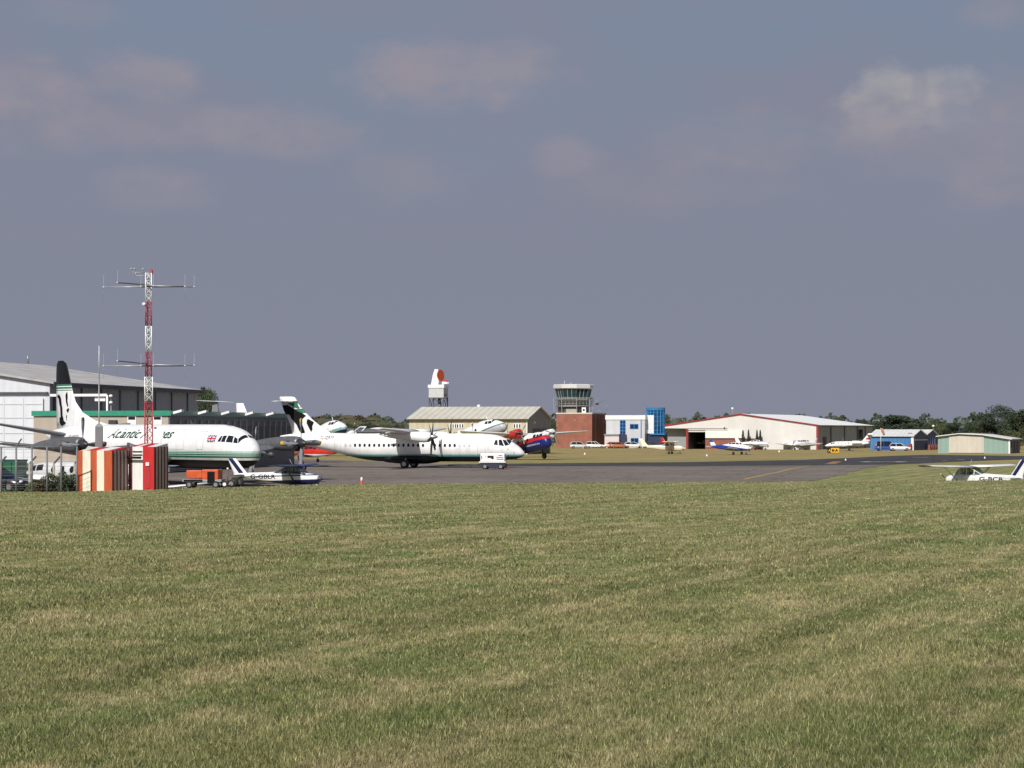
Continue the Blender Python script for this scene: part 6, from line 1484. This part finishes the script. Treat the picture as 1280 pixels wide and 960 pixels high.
# scrub bank behind the turboprop: rising earth with bushes
def bank():
    D0 = 400.; vs = []; n = 40; xs = np.linspace(X(330, D0), X(548, D0), n)
    for y, q in ((D0 - 14, 0.), (D0 - 6, .55), (D0, .85), (D0 + 8, 1.), (D0 + 20, .8), (D0 + 40, 0)):
        for x in xs:
            px = 640 + x / D0 * F; top = Z(float(np.interp(px, [330, 380, 400, 440, 465, 485, 512, 548], [545, 526, 522, 519, 521, 527, 533, 545])), D0)
            vs.append((float(x), y, max(0, q * top + .25 * math.sin(x * 1.1 + y)) - .02))
    b = MB(); b.add(vs, [(i * n + j, i * n + j + 1, (i + 1) * n + j + 1, (i + 1) * n + j) for i in range(5) for j in range(n - 1)], 0, True)
    o = b.build('earth_bank', mat('bank_scrub', (.07, .068, .034), .95, var=.4, scale=.5), fix=False); tag(o, 'scrub covered earth bank behind the airliner', 'bank', kind='structure')
bank()
def shrub_proto(seed, m, n=900, leaf=.13):
    r = random.Random(seed); bl = []
    for k in range(7): bl.append((r.uniform(-1, 1), r.uniform(-.6, .6), r.uniform(.35, 1.25), r.uniform(.45, .75), .9))
    o = crown_mesh('shrub', m, bl, n, leaf, None, seed); o['category'] = 'shrub'; return o
SP = [shrub_proto(11, LM['mid']), shrub_proto(12, LM['brown']), shrub_proto(13, LM['pale'])]
su = [False] * 3
def put_shrub(k, x, y, z, s, sz, label, group):
    o = SP[k] if not su[k] else SP[k].copy()
    if su[k]: COL.objects.link(o)
    su[k] = True
    o.location = (x, y, z); o.scale = (s, s, sz); o.rotation_euler = (0, 0, random.uniform(0, 6.28)); o['label'] = label; o['group'] = group
rs = random.Random(5)
for i in range(120):
    px = rs.uniform(372, 520); q = rs.choice((0, 0, 1, 1, 2, 3)); D = 400 - 10 + q * 6
    top = Z(float(np.interp(px, [330, 380, 400, 440, 465, 485, 512, 548], [545, 526, 522, 519, 521, 527, 533, 545])), 400)
    f = (.35, .7, .88, .95)[q]; s = rs.uniform(.7, 1.3)
    k = rs.choice((0, 1, 1, 2, 0))
    put_shrub(k, X(px, D), D, max(0, f * top - .75), s, s * rs.uniform(.6, 1.), ['green scrub bush among others on the bank behind the turboprop', 'brown dry scrub bush among others on the bank behind the turboprop', 'pale scrub bush among others on the bank behind the turboprop'][k], 'scrub bushes on the bank')
for px, D, s, sz, k, lab in ((52, 125.5, .5, .55, 1, 'brown weedy bush at the nose of the navy car'), (63, 126, .55, .75, 0, 'green weedy bush between the concrete fence posts'), (78, 125.6, .55, .8, 0, 'green weedy bush at the fence left of the orange striped hut'), (90, 126, .5, .7, 0, 'green weedy bush touching the orange striped hut'), (45, 127, .45, .45, 2, 'pale weedy tuft behind the fence near the navy car')):
    x = X(px, D); put_shrub(k, x, D, gz(x, D) - .1, s, sz, lab, 'weeds along the fence')
def far_wood():
    r = np.random.default_rng(3); b = MB(); D = 900.
    for _ in range(9000):
        px = r.uniform(-200, 1500); d = D + r.uniform(0, 60); top = 9.2 + 1.6 * math.sin(px * .11) + 1.1 * math.sin(px * .31 + 1) ; z = top * (r.uniform(0, 1) ** .6)
        p = Vector((X(px, d), d, z)); u = Vector(r.normal(0, 1, 3)).normalized(); v = u.orthogonal().normalized(); w = u.cross(v); s = r.uniform(.6, 1.5)
        b.add([p - v * s, p - w * s * .7, p + v * s, p + w * s * .7], [(0, 1, 2, 3)])
    o = b.build('far_wood', LM['dark'], fix=False); tag(o, 'far line of woodland beyond the airfield', 'woodland', kind='stuff')
far_wood()

# ------------------------------------------------------------------ sky, sun, camera
def sky():
    w = bpy.data.worlds.new('World'); S.world = w; w.use_nodes = True; nt = w.node_tree
    bg = nt.nodes['Background']; bg.inputs['Strength'].default_value = .1
    st = N(nt, 'ShaderNodeTexSky', sky_type='NISHITA'); st.sun_disc = False
    st.sun_elevation = math.asin(SUN.z); st.sun_rotation = math.atan2(SUN.x, SUN.y) % (2 * math.pi); st.dust_density = 2.5; st.ozone_density = 2.
    tc = N(nt, 'ShaderNodeTexCoord'); sp = N(nt, 'ShaderNodeSeparateXYZ'); nt.links.new(tc.outputs['Generated'], sp.inputs[0])
    cr = N(nt, 'ShaderNodeValToRGB'); el = cr.color_ramp.elements
    stops = [(0, SKY[0]), (.09, SKY[1]), (.15, SKY[2]), (.205, SKY[3]), (.3, SKY[4])]
    el[0].position = 0; el[0].color = rgba(stops[0][1]); el[1].position = .3 / .4; el[1].color = rgba(stops[-1][1])
    for z, c in stops[1:-1]: e = el.new(z / .4); e.color = rgba(c)
    mr = N(nt, 'ShaderNodeMapRange'); mr.inputs['From Max'].default_value = .4; nt.links.new(sp.outputs[2], mr.inputs['Value']); nt.links.new(mr.outputs[0], cr.inputs[0])
    def vm(op, a, b):
        n = N(nt, 'ShaderNodeVectorMath', operation=op)
        for i, v in ((0, a), (1, b)):
            if isinstance(v, (tuple, Vector)): n.inputs[i].default_value = v
            else: nt.links.new(v, n.inputs[i])
        return n
    def math_(op, a, b=None, cl=False):
        n = N(nt, 'ShaderNodeMath', operation=op); n.use_clamp = cl
        for i, v in ((0, a), (1, b)):
            if v is None: continue
            if isinstance(v, (int, float)): n.inputs[i].default_value = v
            else: nt.links.new(v, n.inputs[i])
        return n.outputs[0]
    def noise(scale, detail, rough, stretch, off=(0, 0, 0), dist=0.):
        mp = N(nt, 'ShaderNodeMapping'); mp.inputs['Scale'].default_value = stretch; mp.inputs['Location'].default_value = off
        n = N(nt, 'ShaderNodeTexNoise'); n.inputs['Scale'].default_value = scale; n.inputs['Detail'].default_value = detail; n.inputs['Roughness'].default_value = rough; n.inputs['Distortion'].default_value = dist
        nt.links.new(tc.outputs['Generated'], mp.inputs[0]); nt.links.new(mp.outputs[0], n.inputs['Vector']); return n.outputs['Fac']
    warp = noise(16, 5, .6, (1, 1, 1.6), (3, 1, 2)); warp2 = noise(34, 5, .65, (1, 1, 1.5), (7, 4, 1))
    col = cr.outputs[0]
    def mixc(f, a, b):
        m = N(nt, 'ShaderNodeMix', data_type='RGBA')
        nt.links.new(f, m.inputs[0]) if not isinstance(f, float) else None
        for i, v in ((6, a), (7, b)):
            if isinstance(v, tuple): m.inputs[i].default_value = rgba(v)
            else: nt.links.new(v, m.inputs[i])
        return m.outputs[2]
    # broad lavender veils
    v1 = N(nt, 'ShaderNodeMapRange'); v1.inputs['From Min'].default_value = .42; v1.inputs['From Max'].default_value = .68; v1.inputs['To Max'].default_value = .75
    nt.links.new(noise(7, 6, .6, (1, 1, 3.2), (1.3, .2, .5)), v1.inputs['Value'])
    lim = N(nt, 'ShaderNodeMapRange'); lim.inputs['From Min'].default_value = .075; lim.inputs['From Max'].default_value = .13; nt.links.new(sp.outputs[2], lim.inputs['Value'])
    col = mixc(math_('MULTIPLY', v1.outputs[0], lim.outputs[0]), col, CLD['veil'])
    lu = N(nt, 'ShaderNodeMapRange'); lu.inputs['From Min'].default_value = .36; lu.inputs['From Max'].default_value = .64; lu.inputs['To Min'].default_value = .3; lu.inputs['To Max'].default_value = 1.
    nt.links.new(noise(30, 6, .6, (1, 1, 1.9), (5, 2, 8)), lu.inputs['Value']); lump = lu.outputs[0]
    # separate small clouds: direction, width, height, strength
    def cloud(px, py, wx, wz, tint, power, thr=.5, soft=.35):
        nonlocal col
        d = Vector(((px - 640) / F, 1, (HZ - py) / F)); d.normalize()
        df = vm('SUBTRACT', tc.outputs['Generated'], d); sc = vm('MULTIPLY', df.outputs[0], (F / wx, F / wx, F / wz))
        ln = N(nt, 'ShaderNodeVectorMath', operation='LENGTH'); nt.links.new(sc.outputs[0], ln.inputs[0])
        r = math_('ADD', ln.outputs['Value'], math_('MULTIPLY', math_('SUBTRACT', warp, .5), 1.9)); r = math_('ADD', r, math_('MULTIPLY', math_('SUBTRACT', warp2, .5), 1.1))
        m = N(nt, 'ShaderNodeMapRange'); m.interpolation_type = 'SMOOTHSTEP'; m.inputs['From Min'].default_value = thr + soft * .8; m.inputs['From Max'].default_value = thr - soft * .8; m.inputs['To Min'].default_value = 0; m.inputs['To Max'].default_value = power
        nt.links.new(r, m.inputs['Value'])
        col = mixc(math_('MULTIPLY', m.outputs[0], lump), col, tint)
    P, L, Dk = CLD['pink'], CLD['light'], CLD['dim']
    for a in [(555, 85, 150, 48, P, .8, .75, .55), (490, 78, 55, 38, P, .6, .75, .5), (640, 70, 60, 40, P, .6, .75, .5),
              (25, 110, 75, 42, P, .9, .8, .5), (180, 92, 75, 34, P, .85, .75, .5), (170, 160, 190, 34, P, .7, .8, .6), (200, 232, 80, 32, P, .6, .8, .6), (330, 165, 110, 34, P, .45, .8, .6),
              (510, 225, 80, 32, P, .35, .8, .6), (700, 195, 50, 26, P, .5, .8, .6), (930, 170, 100, 40, P, .55, .8, .6), (1190, 165, 160, 60, P, .6, .8, .6), (1245, 225, 70, 34, P, .5, .8, .6), (840, 240, 150, 30, P, .3, .8, .6), (1240, 15, 50, 20, P, .4, .8, .6), (90, 15, 60, 18, P, .4, .8, .6),
              (1110, 125, 62, 46, L, .75, .8, .4), (1178, 118, 48, 40, L, .55, .8, .4), (1090, 160, 60, 34, P, .6, .8, .5), (1150, 108, 12, 26, Dk, .5, .8, .5), (1140, 195, 120, 26, Dk, .5, .8, .6)]: cloud(*a)
    sc = vm('MULTIPLY', col, (10., 10., 10.))
    hi = N(nt, 'ShaderNodeMapRange'); hi.inputs['From Min'].default_value = .23; hi.inputs['From Max'].default_value = .42; nt.links.new(sp.outputs[2], hi.inputs['Value'])
    fin_ = N(nt, 'ShaderNodeMix', data_type='RGBA'); nt.links.new(hi.outputs[0], fin_.inputs[0]); nt.links.new(sc.outputs[0], fin_.inputs[6]); nt.links.new(vm('MULTIPLY', st.outputs[0], (.62, .62, .62)).outputs[0], fin_.inputs[7])
    nt.links.new(fin_.outputs[2], bg.inputs['Color'])
SKY = [(.234, .248, .316), (.228, .246, .32), (.214, .25, .335), (.204, .252, .345), (.194, .26, .362)]
CLD = dict(veil=(.236, .238, .308), pink=(.315, .285, .33), light=(.4, .378, .385), dim=(.232, .243, .32))
sky()
sl = bpy.data.lights.new('sun', 'SUN'); sl.energy = 4.6; sl.angle = R(.5); sl.color = (1., .965, .92)
so = bpy.data.objects.new('sun', sl); COL.objects.link(so); so.rotation_euler = SUN.to_track_quat('Z', 'Y').to_euler(); so.location = (0, 0, 60)
cam = bpy.data.cameras.new('camera'); co = bpy.data.objects.new('camera', cam); COL.objects.link(co)
co.location = (0, 0, CZ); co.rotation_euler = (R(90), 0, 0)
cam.sensor_width = 36; cam.lens = F / 1280 * 36; cam.shift_y = (HZ - 480) / 1280; cam.clip_start = .1; cam.clip_end = 9000
S.camera = co
S.view_settings.view_transform = 'Standard'; S.view_settings.look = 'None'; S.view_settings.gamma = 1; S.view_settings.exposure = 0
try: S.view_settings.use_curve_mapping = False
except Exception: pass
S.cycles.max_bounces = 6
